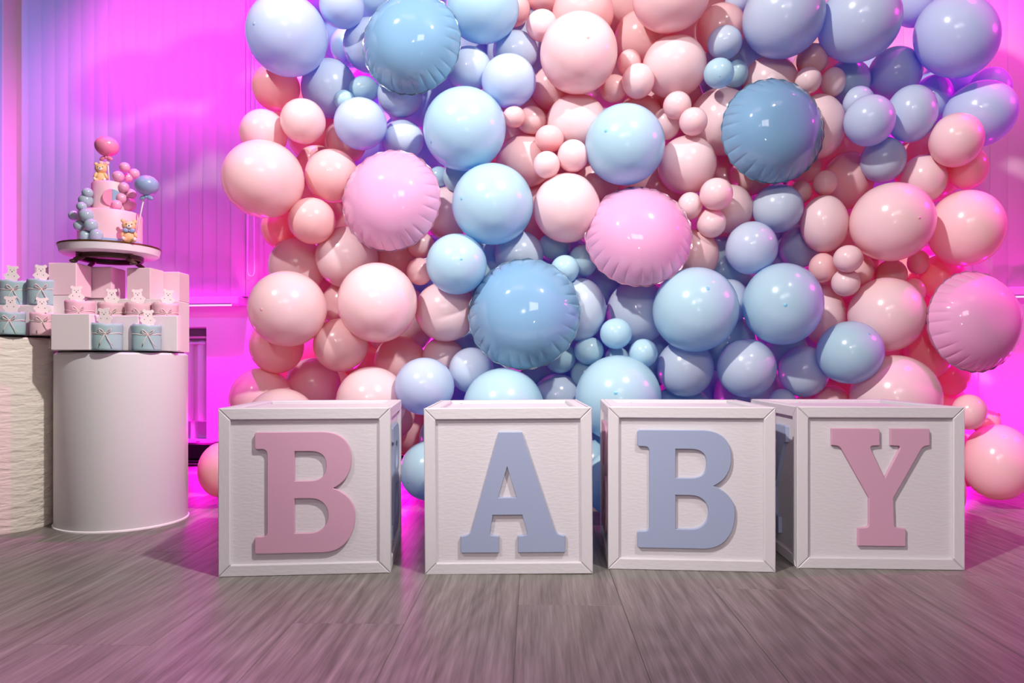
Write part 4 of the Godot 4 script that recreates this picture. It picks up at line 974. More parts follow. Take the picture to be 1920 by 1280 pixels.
	balloon("small pale pink balloon above left of the central pink foil balloon, second nearest", "P", Vector3(0.117, 1.171, -2.430), Vector3(0.045, 0.045, 0.046), Vector3(-0.254, -0.163, 0.953), 0, false)
	balloon("small pale pink balloon above left of the central pink foil balloon, nearest", "P", Vector3(0.206, 1.204, -2.440), Vector3(0.052, 0.054, 0.054), Vector3(0.072, -0.120, 0.990), 0, false)
	balloon("large sky blue balloon above the central pink foil balloon", "B", Vector3(0.380, 1.239, -2.430), Vector3(0.133, 0.133, 0.133), Vector3(-0.579, 0.088, 0.810), 0, true)
	balloon("medium pale pink balloon above right of the central pink foil balloon", "P", Vector3(0.615, 1.197, -2.530), Vector3(0.102, 0.101, 0.103), Vector3(-0.292, -0.044, 0.955), 0, false)
	balloon("medium blush pink balloon above left of the central pink foil balloon", "K", Vector3(0.048, 1.232, -2.600), Vector3(0.104, 0.093, 0.100), Vector3(0.186, -0.290, 0.939), 0, false)
	balloon("medium pale pink balloon left of the central pink foil balloon", "P", Vector3(0.189, 1.036, -2.480), Vector3(0.115, 0.118, 0.119), Vector3(-0.196, 0.007, 0.980), 0, false)
	foil("round pink foil balloon at the centre of the balloon wall", "pink", Vector3(0.427, 0.931, -2.430), Vector3(-0.033, 0.238, 0.971), 0.180)
	balloon("medium periwinkle blue balloon above the lower blue foil balloon", "L", Vector3(0.025, 0.885, -2.550), Vector3(0.087, 0.086, 0.088), Vector3(0.117, -0.091, 0.989), 0, false)
	balloon("small sky blue balloon above right of the lower blue foil balloon, second nearest", "B", Vector3(0.154, 0.923, -2.600), Vector3(0.060, 0.053, 0.058), Vector3(0.172, 0.116, 0.978), 0, false)
	balloon("small sky blue balloon above right of the lower blue foil balloon, nearest", "B", Vector3(0.182, 0.825, -2.480), Vector3(0.049, 0.049, 0.050), Vector3(-0.026, -0.092, 0.995), 0, false)
	balloon("small sky blue balloon below left of the central pink foil balloon", "B", Vector3(0.251, 0.864, -2.550), Vector3(0.051, 0.058, 0.055), Vector3(-0.292, -0.250, 0.923), 0, false)
	balloon("deep-set medium blush pink balloon above left of the central pink foil balloon", "K", Vector3(0.316, 1.166, -2.630), Vector3(0.081, 0.079, 0.082), Vector3(-0.170, -0.186, 0.968), 0, false)
	balloon("medium blush pink balloon right of the central pink foil balloon", "K", Vector3(0.649, 0.887, -2.560), Vector3(0.084, 0.090, 0.089), Vector3(-0.434, -0.169, 0.885), 0, false)
	balloon("small pale pink balloon above right of the central pink foil balloon", "P", Vector3(0.612, 1.043, -2.480), Vector3(0.043, 0.047, 0.046), Vector3(-0.064, -0.021, 0.998), 0, false)
	balloon("small pale pink balloon below left of the upper right blue foil balloon", "P", Vector3(0.689, 1.072, -2.430), Vector3(0.055, 0.054, 0.056), Vector3(-0.328, -0.295, 0.898), 0, false)
	balloon("small pale pink balloon right of the central pink foil balloon", "P", Vector3(0.687, 0.984, -2.480), Vector3(0.050, 0.050, 0.050), Vector3(0.286, -0.707, 0.646), 0, true)
	foil("round blue foil balloon low, just above the A block", "blue", Vector3(0.040, 0.669, -2.430), Vector3(-0.145, 0.133, 0.980), 0.190)
	balloon("medium periwinkle blue balloon right of the lower blue foil balloon", "L", Vector3(0.237, 0.692, -2.540), Vector3(0.094, 0.112, 0.105), Vector3(0.114, 0.172, 0.978), 0, false)
	balloon("medium periwinkle blue balloon below the central pink foil balloon, nearest", "L", Vector3(0.456, 0.688, -2.620), Vector3(0.111, 0.120, 0.118), Vector3(-0.042, 0.092, 0.995), 0, false)
	balloon("deep-set medium sky blue balloon below left of the central pink foil balloon", "B", Vector3(0.365, 0.813, -2.740), Vector3(0.084, 0.089, 0.088), Vector3(-0.040, -0.120, 0.992), 0, false)
	balloon("small sky blue balloon right of the lower blue foil balloon", "B", Vector3(0.358, 0.604, -2.480), Vector3(0.055, 0.053, 0.055), Vector3(-0.113, -0.162, 0.980), 0, false)
	balloon("small sky blue balloon below right of the lower blue foil balloon, second nearest", "B", Vector3(0.270, 0.546, -2.530), Vector3(0.052, 0.049, 0.051), Vector3(-0.194, -0.063, 0.979), 0, false)
	balloon("small sky blue balloon below the central pink foil balloon", "B", Vector3(0.452, 0.536, -2.480), Vector3(0.049, 0.050, 0.050), Vector3(-0.359, 0.162, 0.919), 0, false)
	balloon("small sky blue balloon below right of the lower blue foil balloon, fourth nearest", "B", Vector3(0.375, 0.515, -2.580), Vector3(0.045, 0.048, 0.048), Vector3(-0.172, 0.005, 0.985), 0, false)
	balloon("small sky blue balloon below right of the lower blue foil balloon, third nearest", "B", Vector3(0.263, 0.465, -2.590), Vector3(0.052, 0.054, 0.054), Vector3(0.039, 0.157, 0.987), 0, false)
	balloon("small sky blue balloon below right of the lower blue foil balloon, nearest", "B", Vector3(0.172, 0.523, -2.580), Vector3(0.057, 0.057, 0.058), Vector3(0.020, 0.240, 0.971), 0, false)
	balloon("large sky blue balloon below right of the lower blue foil balloon", "B", Vector3(0.358, 0.384, -2.430), Vector3(0.144, 0.145, 0.148), Vector3(-0.193, 0.155, 0.969), 0, true)
	balloon("large sky blue balloon below the lower blue foil balloon", "B", Vector3(-0.029, 0.350, -2.430), Vector3(0.137, 0.136, 0.139), Vector3(-0.143, 0.126, 0.982), 0, false)
	balloon("medium periwinkle blue balloon below the lower blue foil balloon", "L", Vector3(0.165, 0.378, -2.620), Vector3(0.089, 0.087, 0.090), Vector3(-0.266, 0.224, 0.938), 0, false)
	balloon("deep-set small sky blue balloon below the lower blue foil balloon", "B", Vector3(0.098, 0.431, -2.760), Vector3(0.078, 0.078, 0.079), Vector3(0.088, -0.083, 0.993), 0, false)
	balloon("large sky blue balloon below right of the central pink foil balloon, nearest", "B", Vector3(0.619, 0.683, -2.430), Vector3(0.142, 0.142, 0.142), Vector3(0.047, 0.398, 0.916), 0, true)
	balloon("medium periwinkle blue balloon below the central pink foil balloon, second nearest", "L", Vector3(0.614, 0.485, -2.550), Vector3(0.099, 0.102, 0.103), Vector3(-0.309, -0.086, 0.947), 0, false)
	balloon("large periwinkle blue balloon above the upper right blue foil balloon", "L", Vector3(0.916, 1.669, -2.430), Vector3(0.133, 0.131, 0.135), Vector3(-0.189, -0.284, 0.940), 0, false)
	balloon("large periwinkle blue balloon above right of the upper right blue foil balloon, nearest", "L", Vector3(1.175, 1.655, -2.430), Vector3(0.129, 0.129, 0.129), Vector3(0.479, 0.201, 0.855), 0, true)
	balloon("small periwinkle blue balloon above the upper right blue foil balloon", "L", Vector3(0.827, 1.816, -2.620), Vector3(0.051, 0.049, 0.051), Vector3(-0.405, -0.271, 0.873), 0, false)
	balloon("small periwinkle blue balloon above left of the upper right blue foil balloon", "L", Vector3(0.733, 1.605, -2.480), Vector3(0.058, 0.056, 0.058), Vector3(-0.077, -0.159, 0.984), 0, false)
	balloon("small sky blue balloon above left of the upper right blue foil balloon, second nearest", "B", Vector3(0.698, 1.480, -2.430), Vector3(0.050, 0.049, 0.050), Vector3(-0.164, -0.547, 0.821), 0, true)
	balloon("small sky blue balloon above left of the upper right blue foil balloon, nearest", "B", Vector3(0.785, 1.519, -2.530), Vector3(0.044, 0.047, 0.047), Vector3(-0.316, -0.460, 0.830), 0, false)
	balloon("medium pale pink balloon above the upper right blue foil balloon", "P", Vector3(0.923, 1.503, -2.580), Vector3(0.096, 0.097, 0.099), Vector3(-0.376, -0.353, 0.857), 0, false)
	balloon("small blush pink balloon above right of the upper right blue foil balloon", "K", Vector3(1.055, 1.568, -2.530), Vector3(0.053, 0.054, 0.055), Vector3(-0.264, -0.345, 0.901), 0, false)
	balloon("small pale pink balloon above right of the upper right blue foil balloon, nearest", "P", Vector3(1.020, 1.475, -2.480), Vector3(0.044, 0.045, 0.045), Vector3(-0.193, -0.341, 0.920), 0, false)
	balloon("small pale pink balloon above right of the upper right blue foil balloon, second nearest", "P", Vector3(1.128, 1.489, -2.530), Vector3(0.042, 0.049, 0.047), Vector3(-0.228, -0.080, 0.970), 0, false)
	foil("round blue foil balloon at upper right of the balloon wall", "blue", Vector3(0.880, 1.284, -2.430), Vector3(0.034, -0.028, 0.999), 0.175)
	balloon("medium pale pink balloon right of the upper right blue foil balloon", "P", Vector3(1.087, 1.342, -2.560), Vector3(0.094, 0.112, 0.105), Vector3(-0.340, -0.390, 0.856), 0, false)
	balloon("medium sky blue balloon above right of the upper right blue foil balloon", "B", Vector3(1.218, 1.519, -2.610), Vector3(0.076, 0.082, 0.081), Vector3(-0.290, -0.105, 0.951), 0, false)
	balloon("small periwinkle blue balloon right of the upper right blue foil balloon", "L", Vector3(1.218, 1.418, -2.530), Vector3(0.052, 0.055, 0.055), Vector3(-0.583, -0.132, 0.802), 0, false)
	balloon("medium periwinkle blue balloon right of the upper right blue foil balloon, nearest", "L", Vector3(1.206, 1.320, -2.430), Vector3(0.080, 0.084, 0.084), Vector3(-0.597, -0.273, 0.754), 0, false)
	balloon("medium periwinkle blue balloon above right of the upper right blue foil balloon, nearest", "L", Vector3(1.383, 1.549, -2.600), Vector3(0.090, 0.091, 0.092), Vector3(-0.523, -0.386, 0.760), 0, false)
	balloon("medium periwinkle blue balloon right of the upper right blue foil balloon, third nearest", "L", Vector3(1.376, 1.361, -2.480), Vector3(0.081, 0.095, 0.090), Vector3(-0.424, -0.011, 0.905), 0, false)
	balloon("medium periwinkle blue balloon right of the upper right blue foil balloon, second nearest", "L", Vector3(1.304, 1.216, -2.530), Vector3(0.074, 0.078, 0.078), Vector3(-0.457, 0.021, 0.889), 0, false)
	balloon("medium periwinkle blue balloon right of the upper right blue foil balloon, fourth nearest", "L", Vector3(1.533, 1.470, -2.620), Vector3(0.066, 0.078, 0.073), Vector3(-0.567, -0.366, 0.738), 0, false)
	balloon("medium periwinkle blue balloon above right of the upper right blue foil balloon, second nearest", "L", Vector3(1.449, 1.795, -2.580), Vector3(0.081, 0.084, 0.084), Vector3(-0.570, -0.192, 0.799), 0, false)
	balloon("large periwinkle blue balloon above right of the upper right blue foil balloon, second nearest", "L", Vector3(1.499, 1.605, -2.430), Vector3(0.123, 0.142, 0.135), Vector3(-0.566, -0.337, 0.752), 30, false)
	balloon("medium periwinkle blue balloon right of the upper right blue foil balloon, fifth nearest", "L", Vector3(1.732, 1.486, -2.610), Vector3(0.070, 0.085, 0.079), Vector3(-0.385, -0.168, 0.907), 0, false)
	balloon("large periwinkle blue balloon above the right edge pink foil balloon", "L", Vector3(1.631, 1.370, -2.510), Vector3(0.114, 0.111, 0.115), Vector3(-0.586, -0.043, 0.809), 20, false)
	balloon("medium pale pink balloon above the right edge pink foil balloon, second nearest", "P", Vector3(1.499, 1.254, -2.430), Vector3(0.082, 0.089, 0.087), Vector3(-0.644, -0.287, 0.709), 0, false)
	balloon("medium blush pink balloon above the right edge pink foil balloon", "K", Vector3(1.602, 1.186, -2.530), Vector3(0.064, 0.073, 0.070), Vector3(-0.480, -0.139, 0.866), 0, false)
	balloon("medium pale pink balloon above the right edge pink foil balloon, nearest", "P", Vector3(1.458, 1.155, -2.550), Vector3(0.075, 0.085, 0.081), Vector3(-0.417, -0.003, 0.909), 0, false)
	balloon("medium blush pink balloon below right of the upper right blue foil balloon", "K", Vector3(1.255, 1.185, -2.690), Vector3(0.090, 0.105, 0.099), Vector3(-0.322, -0.271, 0.907), 0, false)
	balloon("large pale pink balloon above left of the right edge pink foil balloon", "P", Vector3(1.283, 0.978, -2.430), Vector3(0.131, 0.131, 0.131), Vector3(0.144, -0.088, 0.986), 0, true)
	balloon("large pale pink balloon above the right edge pink foil balloon", "P", Vector3(1.563, 0.966, -2.480), Vector3(0.119, 0.130, 0.127), Vector3(-0.428, -0.179, 0.886), 0, false)
	balloon("medium pale pink balloon below right of the upper right blue foil balloon", "P", Vector3(1.098, 0.991, -2.530), Vector3(0.079, 0.100, 0.091), Vector3(-0.566, -0.169, 0.807), 0, false)
	balloon("small blush pink balloon below right of the upper right blue foil balloon, second nearest", "K", Vector3(1.100, 1.135, -2.530), Vector3(0.041, 0.044, 0.043), Vector3(-0.447, -0.136, 0.884), 0, false)
	balloon("tiny blush pink balloon below right of the upper right blue foil balloon", "K", Vector3(1.034, 1.115, -2.580), Vector3(0.039, 0.041, 0.041), Vector3(-0.537, -0.073, 0.840), 0, false)
	balloon("small blush pink balloon below right of the upper right blue foil balloon, nearest", "K", Vector3(1.088, 1.234, -2.680), Vector3(0.060, 0.065, 0.064), Vector3(-0.428, 0.037, 0.903), 0, false)
	balloon("medium periwinkle blue balloon below the upper right blue foil balloon, nearest", "L", Vector3(0.933, 1.045, -2.530), Vector3(0.086, 0.084, 0.087), Vector3(-0.355, 0.024, 0.934), 0, false)
	balloon("medium periwinkle blue balloon right of the central pink foil balloon", "L", Vector3(0.825, 0.898, -2.480), Vector3(0.087, 0.091, 0.091), Vector3(-0.169, -0.020, 0.985), 0, false)
	balloon("medium periwinkle blue balloon below the upper right blue foil balloon, second nearest", "L", Vector3(1.070, 0.937, -2.680), Vector3(0.074, 0.080, 0.079), Vector3(-0.284, -0.233, 0.930), 0, false)
	balloon("medium pale pink balloon below left of the upper right blue foil balloon", "P", Vector3(0.780, 1.054, -2.580), Vector3(0.082, 0.086, 0.086), Vector3(-0.098, 0.073, 0.993), 0, false)
	balloon("deep-set medium blush pink balloon below left of the upper right blue foil balloon", "K", Vector3(0.873, 1.193, -2.630), Vector3(0.077, 0.076, 0.078), Vector3(-0.097, -0.320, 0.943), 0, false)
	balloon("large sky blue balloon below right of the central pink foil balloon, second nearest", "B", Vector3(0.913, 0.701, -2.430), Vector3(0.130, 0.138, 0.136), Vector3(-0.288, -0.105, 0.952), 0, true)
	balloon("small blush pink balloon below the upper right blue foil balloon", "K", Vector3(1.091, 0.837, -2.530), Vector3(0.046, 0.052, 0.050), Vector3(-0.519, -0.110, 0.848), 0, false)
	balloon("small pale pink balloon above left of the right edge pink foil balloon", "P", Vector3(1.134, 0.854, -2.430), Vector3(0.047, 0.046, 0.048), Vector3(-0.558, -0.144, 0.817), 0, false)
	balloon("small pale pink balloon left of the right edge pink foil balloon", "P", Vector3(1.150, 0.779, -2.480), Vector3(0.047, 0.047, 0.047), Vector3(0.109, -0.611, 0.784), 0, true)
	balloon("small blush pink balloon above left of the right edge pink foil balloon, second nearest", "K", Vector3(1.246, 0.836, -2.580), Vector3(0.048, 0.057, 0.054), Vector3(-0.603, 0.007, 0.798), 0, false)
	balloon("small blush pink balloon above left of the right edge pink foil balloon, nearest", "K", Vector3(1.364, 0.818, -2.590), Vector3(0.053, 0.057, 0.056), Vector3(-0.294, -0.088, 0.952), 0, false)
	balloon("deep-set tiny blush pink balloon above left of the right edge pink foil balloon", "K", Vector3(1.484, 0.870, -2.630), Vector3(0.037, 0.046, 0.043), Vector3(-0.342, 0.114, 0.933), 0, false)
	balloon("deep-set small blush pink balloon above left of the right edge pink foil balloon", "K", Vector3(1.469, 0.765, -2.630), Vector3(0.041, 0.047, 0.045), Vector3(-0.451, 0.148, 0.880), 0, false)
	balloon("deep-set medium blush pink balloon above left of the right edge pink foil balloon, nearest", "K", Vector3(1.588, 0.819, -2.660), Vector3(0.078, 0.086, 0.084), Vector3(-0.613, 0.031, 0.790), 0, false)
	balloon("large pale pink balloon left of the right edge pink foil balloon", "P", Vector3(1.305, 0.671, -2.510), Vector3(0.124, 0.130, 0.129), Vector3(-0.389, -0.179, 0.904), 0, false)
	balloon("medium pale pink balloon left of the right edge pink foil balloon", "P", Vector3(1.146, 0.680, -2.650), Vector3(0.076, 0.110, 0.094), Vector3(-0.168, -0.073, 0.983), 0, false)
	balloon("medium sky blue balloon left of the right edge pink foil balloon", "B", Vector3(1.141, 0.539, -2.430), Vector3(0.105, 0.105, 0.105), Vector3(0.220, 0.556, 0.801), 0, true)
	balloon("medium periwinkle blue balloon above the pink Y block", "L", Vector3(1.045, 0.473, -2.580), Vector3(0.087, 0.092, 0.091), Vector3(-0.359, 0.215, 0.908), 0, false)
	balloon("medium periwinkle blue balloon above the blue B block", "L", Vector3(0.808, 0.485, -2.480), Vector3(0.099, 0.101, 0.102), Vector3(-0.319, -0.064, 0.946), 0, false)
	balloon("deep-set medium sky blue balloon below right of the central pink foil balloon, second nearest", "B", Vector3(1.043, 0.549, -2.730), Vector3(0.076, 0.081, 0.080), Vector3(-0.123, 0.214, 0.969), 0, false)
	balloon("medium periwinkle blue balloon below right of the central pink foil balloon", "L", Vector3(0.780, 0.723, -2.580), Vector3(0.069, 0.080, 0.076), Vector3(-0.292, -0.069, 0.954), 0, false)
	balloon("large pale pink balloon below left of the right edge pink foil balloon", "P", Vector3(1.319, 0.382, -2.480), Vector3(0.144, 0.148, 0.149), Vector3(-0.667, 0.050, 0.743), 0, false)
	balloon("medium blush pink balloon behind the pink Y block", "K", Vector3(1.160, 0.345, -2.610), Vector3(0.067, 0.077, 0.074), Vector3(-0.174, 0.238, 0.956), 0, false)
	balloon("small periwinkle blue balloon above left of the pink Y block", "L", Vector3(0.967, 0.358, -2.580), Vector3(0.050, 0.053, 0.053), Vector3(-0.500, 0.196, 0.844), 0, false)
	foil("round pink foil balloon on the right edge of the balloon wall", "pink", Vector3(1.559, 0.642, -2.430), Vector3(0.136, 0.059, 0.989), 0.171)
	balloon("deep-set medium blush pink balloon below left of the right edge pink foil balloon, nearest", "K", Vector3(1.523, 0.552, -2.630), Vector3(0.084, 0.109, 0.099), Vector3(-0.665, 0.066, 0.744), 0, false)
	balloon("deep-set medium blush pink balloon below left of the right edge pink foil balloon, second nearest", "K", Vector3(1.644, 0.464, -2.700), Vector3(0.065, 0.084, 0.076), Vector3(-0.317, -0.096, 0.943), 0, false)
	balloon("small pale pink balloon below the right edge pink foil balloon", "P", Vector3(1.574, 0.334, -2.480), Vector3(0.054, 0.061, 0.059), Vector3(-0.506, 0.327, 0.798), 0, false)
	balloon("large pale pink balloon below the right edge pink foil balloon", "P", Vector3(1.687, 0.159, -2.500), Vector3(0.109, 0.131, 0.122), Vector3(-0.703, 0.175, 0.690), 0, false)
	balloon("small blush pink balloon below the right edge pink foil balloon", "K", Vector3(1.704, 0.287, -2.590), Vector3(0.042, 0.046, 0.045), Vector3(-0.773, -0.597, -0.216), 0, false)
	balloon("medium blush pink balloon right of the pink Y block", "K", Vector3(1.698, 0.141, -2.690), Vector3(0.057, 0.099, 0.080), Vector3(-0.375, 0.330, 0.866), 0, false)
	balloon("medium sky blue balloon right of the blue A block", "B", Vector3(0.293, 0.155, -2.500), Vector3(0.066, 0.081, 0.075), Vector3(-0.095, 0.253, 0.963), 0, false)
	balloon("small sky blue balloon behind the blue A block", "B", Vector3(0.243, 0.064, -2.526), Vector3(0.063, 0.063, 0.064), Vector3(-0.070, 0.323, 0.944), 0, false)
	balloon("deep-set large sky blue balloon left of the pink Y block", "B", Vector3(0.979, 0.173, -2.500), Vector3(0.123, 0.132, 0.130), Vector3(-0.127, 0.264, 0.956), 0, false)
	balloon("deep-set large sky blue balloon behind the blue B block, second nearest", "B", Vector3(0.629, 0.278, -2.680), Vector3(0.138, 0.142, 0.143), Vector3(-0.359, 0.055, 0.932), 0, false)
	balloon("deep-set medium periwinkle blue balloon behind the blue B block, nearest", "L", Vector3(0.833, 0.152, -2.780), Vector3(0.129, 0.134, 0.134), Vector3(-0.281, 0.273, 0.920), 0, false)
	balloon("deep-set large sky blue balloon behind the blue A block, second nearest", "B", Vector3(0.141, 0.132, -2.638), Vector3(0.132, 0.130, 0.134), Vector3(0.093, 0.129, 0.987), 0, false)
	balloon("deep-set large pale pink balloon behind the pink Y block", "P", Vector3(1.170, 0.130, -2.446), Vector3(0.117, 0.129, 0.125), Vector3(-0.563, 0.051, 0.825), 0, false)
	balloon("deep-set large sky blue balloon behind the blue B block, nearest", "B", Vector3(0.484, 0.154, -2.500), Vector3(0.125, 0.126, 0.128), Vector3(-0.062, 0.026, 0.998), 0, false)
	balloon("deep-set medium sky blue balloon behind the blue A block, second nearest", "B", Vector3(-0.217, 0.216, -2.700), Vector3(0.130, 0.130, 0.132), Vector3(-0.160, 0.162, 0.974), 0, false)
	balloon("deep-set large periwinkle blue balloon above the blue B block", "L", Vector3(0.945, 0.370, -2.870), Vector3(0.136, 0.143, 0.143), Vector3(-0.155, 0.316, 0.936), 0, false)
	balloon("deep-set large sky blue balloon behind the blue A block, nearest", "B", Vector3(-0.036, 0.127, -2.459), Vector3(0.127, 0.125, 0.129), Vector3(-0.101, 0.174, 0.980), 0, false)
	balloon("deep-set medium blush pink balloon behind the pink Y block, nearest", "K", Vector3(1.382, 0.180, -2.620), Vector3(0.108, 0.121, 0.117), Vector3(-0.627, 0.041, 0.778), 0, false)
	balloon("deep-set medium blush pink balloon behind the pink Y block, second nearest", "K", Vector3(1.178, 0.277, -2.780), Vector3(0.111, 0.120, 0.118), Vector3(-0.506, 0.275, 0.818), 0, false)
	balloon("deep-set large sky blue balloon above right of the blue A block", "B", Vector3(0.338, 0.223, -2.800), Vector3(0.146, 0.147, 0.150), Vector3(-0.013, 0.263, 0.965), 0, false)
	balloon("deep-set large periwinkle blue balloon below the upper left blue foil balloon", "L", Vector3(-0.349, 1.521, -2.760), Vector3(0.144, 0.136, 0.143), Vector3(0.250, -0.376, 0.892), 0, false)
	balloon("deep-set medium sky blue balloon right of the central pink foil balloon", "B", Vector3(0.789, 0.857, -2.720), Vector3(0.119, 0.123, 0.123), Vector3(-0.053, -0.024, 0.998), 0, false)
	balloon("deep-set medium sky blue balloon below right of the central pink foil balloon, nearest", "B", Vector3(0.796, 0.578, -2.680), Vector3(0.106, 0.110, 0.110), Vector3(-0.387, 0.182, 0.904), 0, false)
	balloon("deep-set medium blush pink balloon behind the pink B block", "K", Vector3(-0.407, 0.249, -2.880), Vector3(0.117, 0.117, 0.119), Vector3(0.016, -0.028, 0.999), 0, false)
	balloon("deep-set large sky blue balloon above left of the upper right blue foil balloon", "B", Vector3(0.858, 1.619, -2.760), Vector3(0.137, 0.135, 0.139), Vector3(-0.144, -0.420, 0.896), 0, false)
	balloon("deep-set large blush pink balloon above left of the upper right blue foil balloon, second nearest", "K", Vector3(0.427, 1.888, -2.740), Vector3(0.140, 0.127, 0.136), Vector3(0.084, -0.228, 0.970), 0, false)
	balloon("deep-set large blush pink balloon right of the upper right blue foil balloon, second nearest", "K", Vector3(1.573, 1.246, -2.710), Vector3(0.123, 0.139, 0.133), Vector3(-0.568, 0.043, 0.822), 0, false)
	balloon("deep-set large pale pink balloon below the left pink foil balloon", "P", Vector3(-0.447, 0.669, -2.850), Vector3(0.142, 0.143, 0.145), Vector3(0.199, 0.047, 0.979), 0, false)
	balloon("deep-set large blush pink balloon below right of the upper left blue foil balloon", "K", Vector3(0.037, 1.411, -2.760), Vector3(0.140, 0.133, 0.139), Vector3(-0.117, -0.067, 0.991), 0, false)
	balloon("deep-set medium blush pink balloon above left of the left pink foil balloon", "K", Vector3(-0.755, 1.394, -2.800), Vector3(0.117, 0.116, 0.119), Vector3(0.303, -0.294, 0.906), 0, false)
	balloon("deep-set large blush pink balloon left of the central pink foil balloon", "K", Vector3(0.129, 1.074, -2.740), Vector3(0.137, 0.134, 0.138), Vector3(-0.140, -0.200, 0.970), 0, false)
	balloon("deep-set large blush pink balloon left of the left pink foil balloon", "K", Vector3(-0.732, 1.138, -2.870), Vector3(0.142, 0.143, 0.146), Vector3(0.166, 0.053, 0.985), 0, false)
	balloon("deep-set large blush pink balloon right of the upper right blue foil balloon, nearest", "K", Vector3(1.322, 1.332, -2.860), Vector3(0.135, 0.145, 0.143), Vector3(-0.381, -0.117, 0.917), 0, false)
	balloon("deep-set medium pale pink balloon above the pink B block", "P", Vector3(-0.786, 0.365, -2.980), Vector3(0.138, 0.143, 0.143), Vector3(0.369, -0.051, 0.928), 0, false)
	balloon("deep-set large sky blue balloon left of the upper left blue foil balloon", "B", Vector3(-0.693, 1.837, -2.850), Vector3(0.143, 0.135, 0.142), Vector3(0.279, -0.222, 0.934), 0, false)
	balloon("deep-set medium pale pink balloon below left of the upper right blue foil balloon", "P", Vector3(0.835, 1.213, -2.810), Vector3(0.113, 0.115, 0.116), Vector3(-0.469, 0.024, 0.883), 0, false)
	balloon("deep-set large blush pink balloon above the central pink foil balloon", "K", Vector3(0.546, 1.190, -2.760), Vector3(0.142, 0.141, 0.144), Vector3(-0.186, -0.347, 0.919), 0, false)
	balloon("deep-set large sky blue balloon below left of the lower blue foil balloon, nearest", "B", Vector3(-0.146, 0.570, -2.830), Vector3(0.147, 0.147, 0.150), Vector3(0.280, 0.024, 0.960), 0, false)
	balloon("deep-set large sky blue balloon above right of the left pink foil balloon", "B", Vector3(-0.408, 1.409, -3.010), Vector3(0.148, 0.143, 0.149), Vector3(0.286, -0.009, 0.958), 0, false)
	balloon("deep-set large sky blue balloon below the central pink foil balloon", "B", Vector3(0.509, 0.536, -2.800), Vector3(0.135, 0.137, 0.139), Vector3(-0.398, -0.019, 0.917), 0, false)
	balloon("deep-set medium sky blue balloon behind the blue B block, nearest", "B", Vector3(0.704, 0.119, -2.562), Vector3(0.115, 0.118, 0.118), Vector3(-0.267, 0.145, 0.953), 0, false)
	balloon("deep-set large pale pink balloon above the central pink foil balloon", "P", Vector3(0.386, 1.689, -2.920), Vector3(0.153, 0.143, 0.151), Vector3(-0.018, -0.344, 0.939), 0, false)
	balloon("deep-set large periwinkle blue balloon right of the upper left blue foil balloon, second nearest", "L", Vector3(0.049, 1.722, -2.790), Vector3(0.149, 0.136, 0.145), Vector3(-0.027, -0.354, 0.935), 0, false)
	balloon("deep-set medium blush pink balloon above left of the right edge pink foil balloon, second nearest", "K", Vector3(1.276, 0.878, -2.750), Vector3(0.120, 0.132, 0.128), Vector3(-0.293, -0.019, 0.956), 0, false)
	balloon("deep-set medium blush pink balloon above right of the upper right blue foil balloon", "K", Vector3(1.199, 1.631, -2.770), Vector3(0.118, 0.122, 0.122), Vector3(-0.445, -0.119, 0.888), 0, false)
	balloon("deep-set large sky blue balloon right of the upper right blue foil balloon", "B", Vector3(1.690, 1.545, -2.790), Vector3(0.117, 0.132, 0.127), Vector3(-0.543, -0.023, 0.840), 0, false)
	balloon("deep-set large blush pink balloon below the left pink foil balloon", "K", Vector3(-0.592, 0.542, -3.090), Vector3(0.156, 0.159, 0.161), Vector3(0.006, -0.094, 0.996), 0, false)
	balloon("deep-set medium sky blue balloon above left of the lower blue foil balloon", "B", Vector3(-0.082, 0.853, -2.720), Vector3(0.125, 0.124, 0.127), Vector3(0.124, 0.116, 0.985), 0, false)
	balloon("deep-set medium blush pink balloon above the pink Y block", "K", Vector3(1.335, 0.354, -2.940), Vector3(0.118, 0.130, 0.127), Vector3(-0.602, 0.065, 0.796), 0, false)
	balloon("deep-set large sky blue balloon below left of the lower blue foil balloon, second nearest", "B", Vector3(-0.265, 0.347, -3.090), Vector3(0.162, 0.162, 0.165), Vector3(0.194, 0.225, 0.955), 0, false)
	balloon("deep-set medium blush pink balloon above the pink B block", "K", Vector3(-0.941, 0.513, -3.150), Vector3(0.137, 0.143, 0.143), Vector3(0.308, 0.160, 0.938), 0, false)
	balloon("deep-set medium blush pink balloon left of the upper right blue foil balloon", "K", Vector3(0.614, 1.501, -2.750), Vector3(0.110, 0.106, 0.110), Vector3(-0.032, -0.215, 0.976), 0, false)
	balloon("deep-set large sky blue balloon above the blue B block", "B", Vector3(0.816, 0.373, -3.130), Vector3(0.159, 0.164, 0.165), Vector3(-0.310, 0.004, 0.951), 0, false)
	balloon("deep-set large blush pink balloon above left of the right edge pink foil balloon", "K", Vector3(1.647, 0.823, -2.870), Vector3(0.127, 0.146, 0.139), Vector3(-0.563, 0.120, 0.818), 0, false)
	balloon("deep-set large sky blue balloon right of the lower blue foil balloon", "B", Vector3(0.407, 0.618, -3.050), Vector3(0.156, 0.157, 0.160), Vector3(0.044, -0.008, 0.999), 0, false)
	balloon("deep-set medium sky blue balloon behind the blue A block, nearest", "B", Vector3(0.085, 0.270, -2.860), Vector3(0.117, 0.117, 0.120), Vector3(-0.154, 0.351, 0.924), 0, false)
	balloon("deep-set large blush pink balloon above left of the upper right blue foil balloon, nearest", "K", Vector3(0.770, 1.846, -2.860), Vector3(0.138, 0.130, 0.137), Vector3(-0.445, -0.367, 0.817), 0, false)
	balloon("deep-set medium blush pink balloon below left of the right edge pink foil balloon, third nearest", "K", Vector3(1.665, 0.340, -2.830), Vector3(0.103, 0.120, 0.114), Vector3(-0.534, 0.217, 0.817), 0, false)
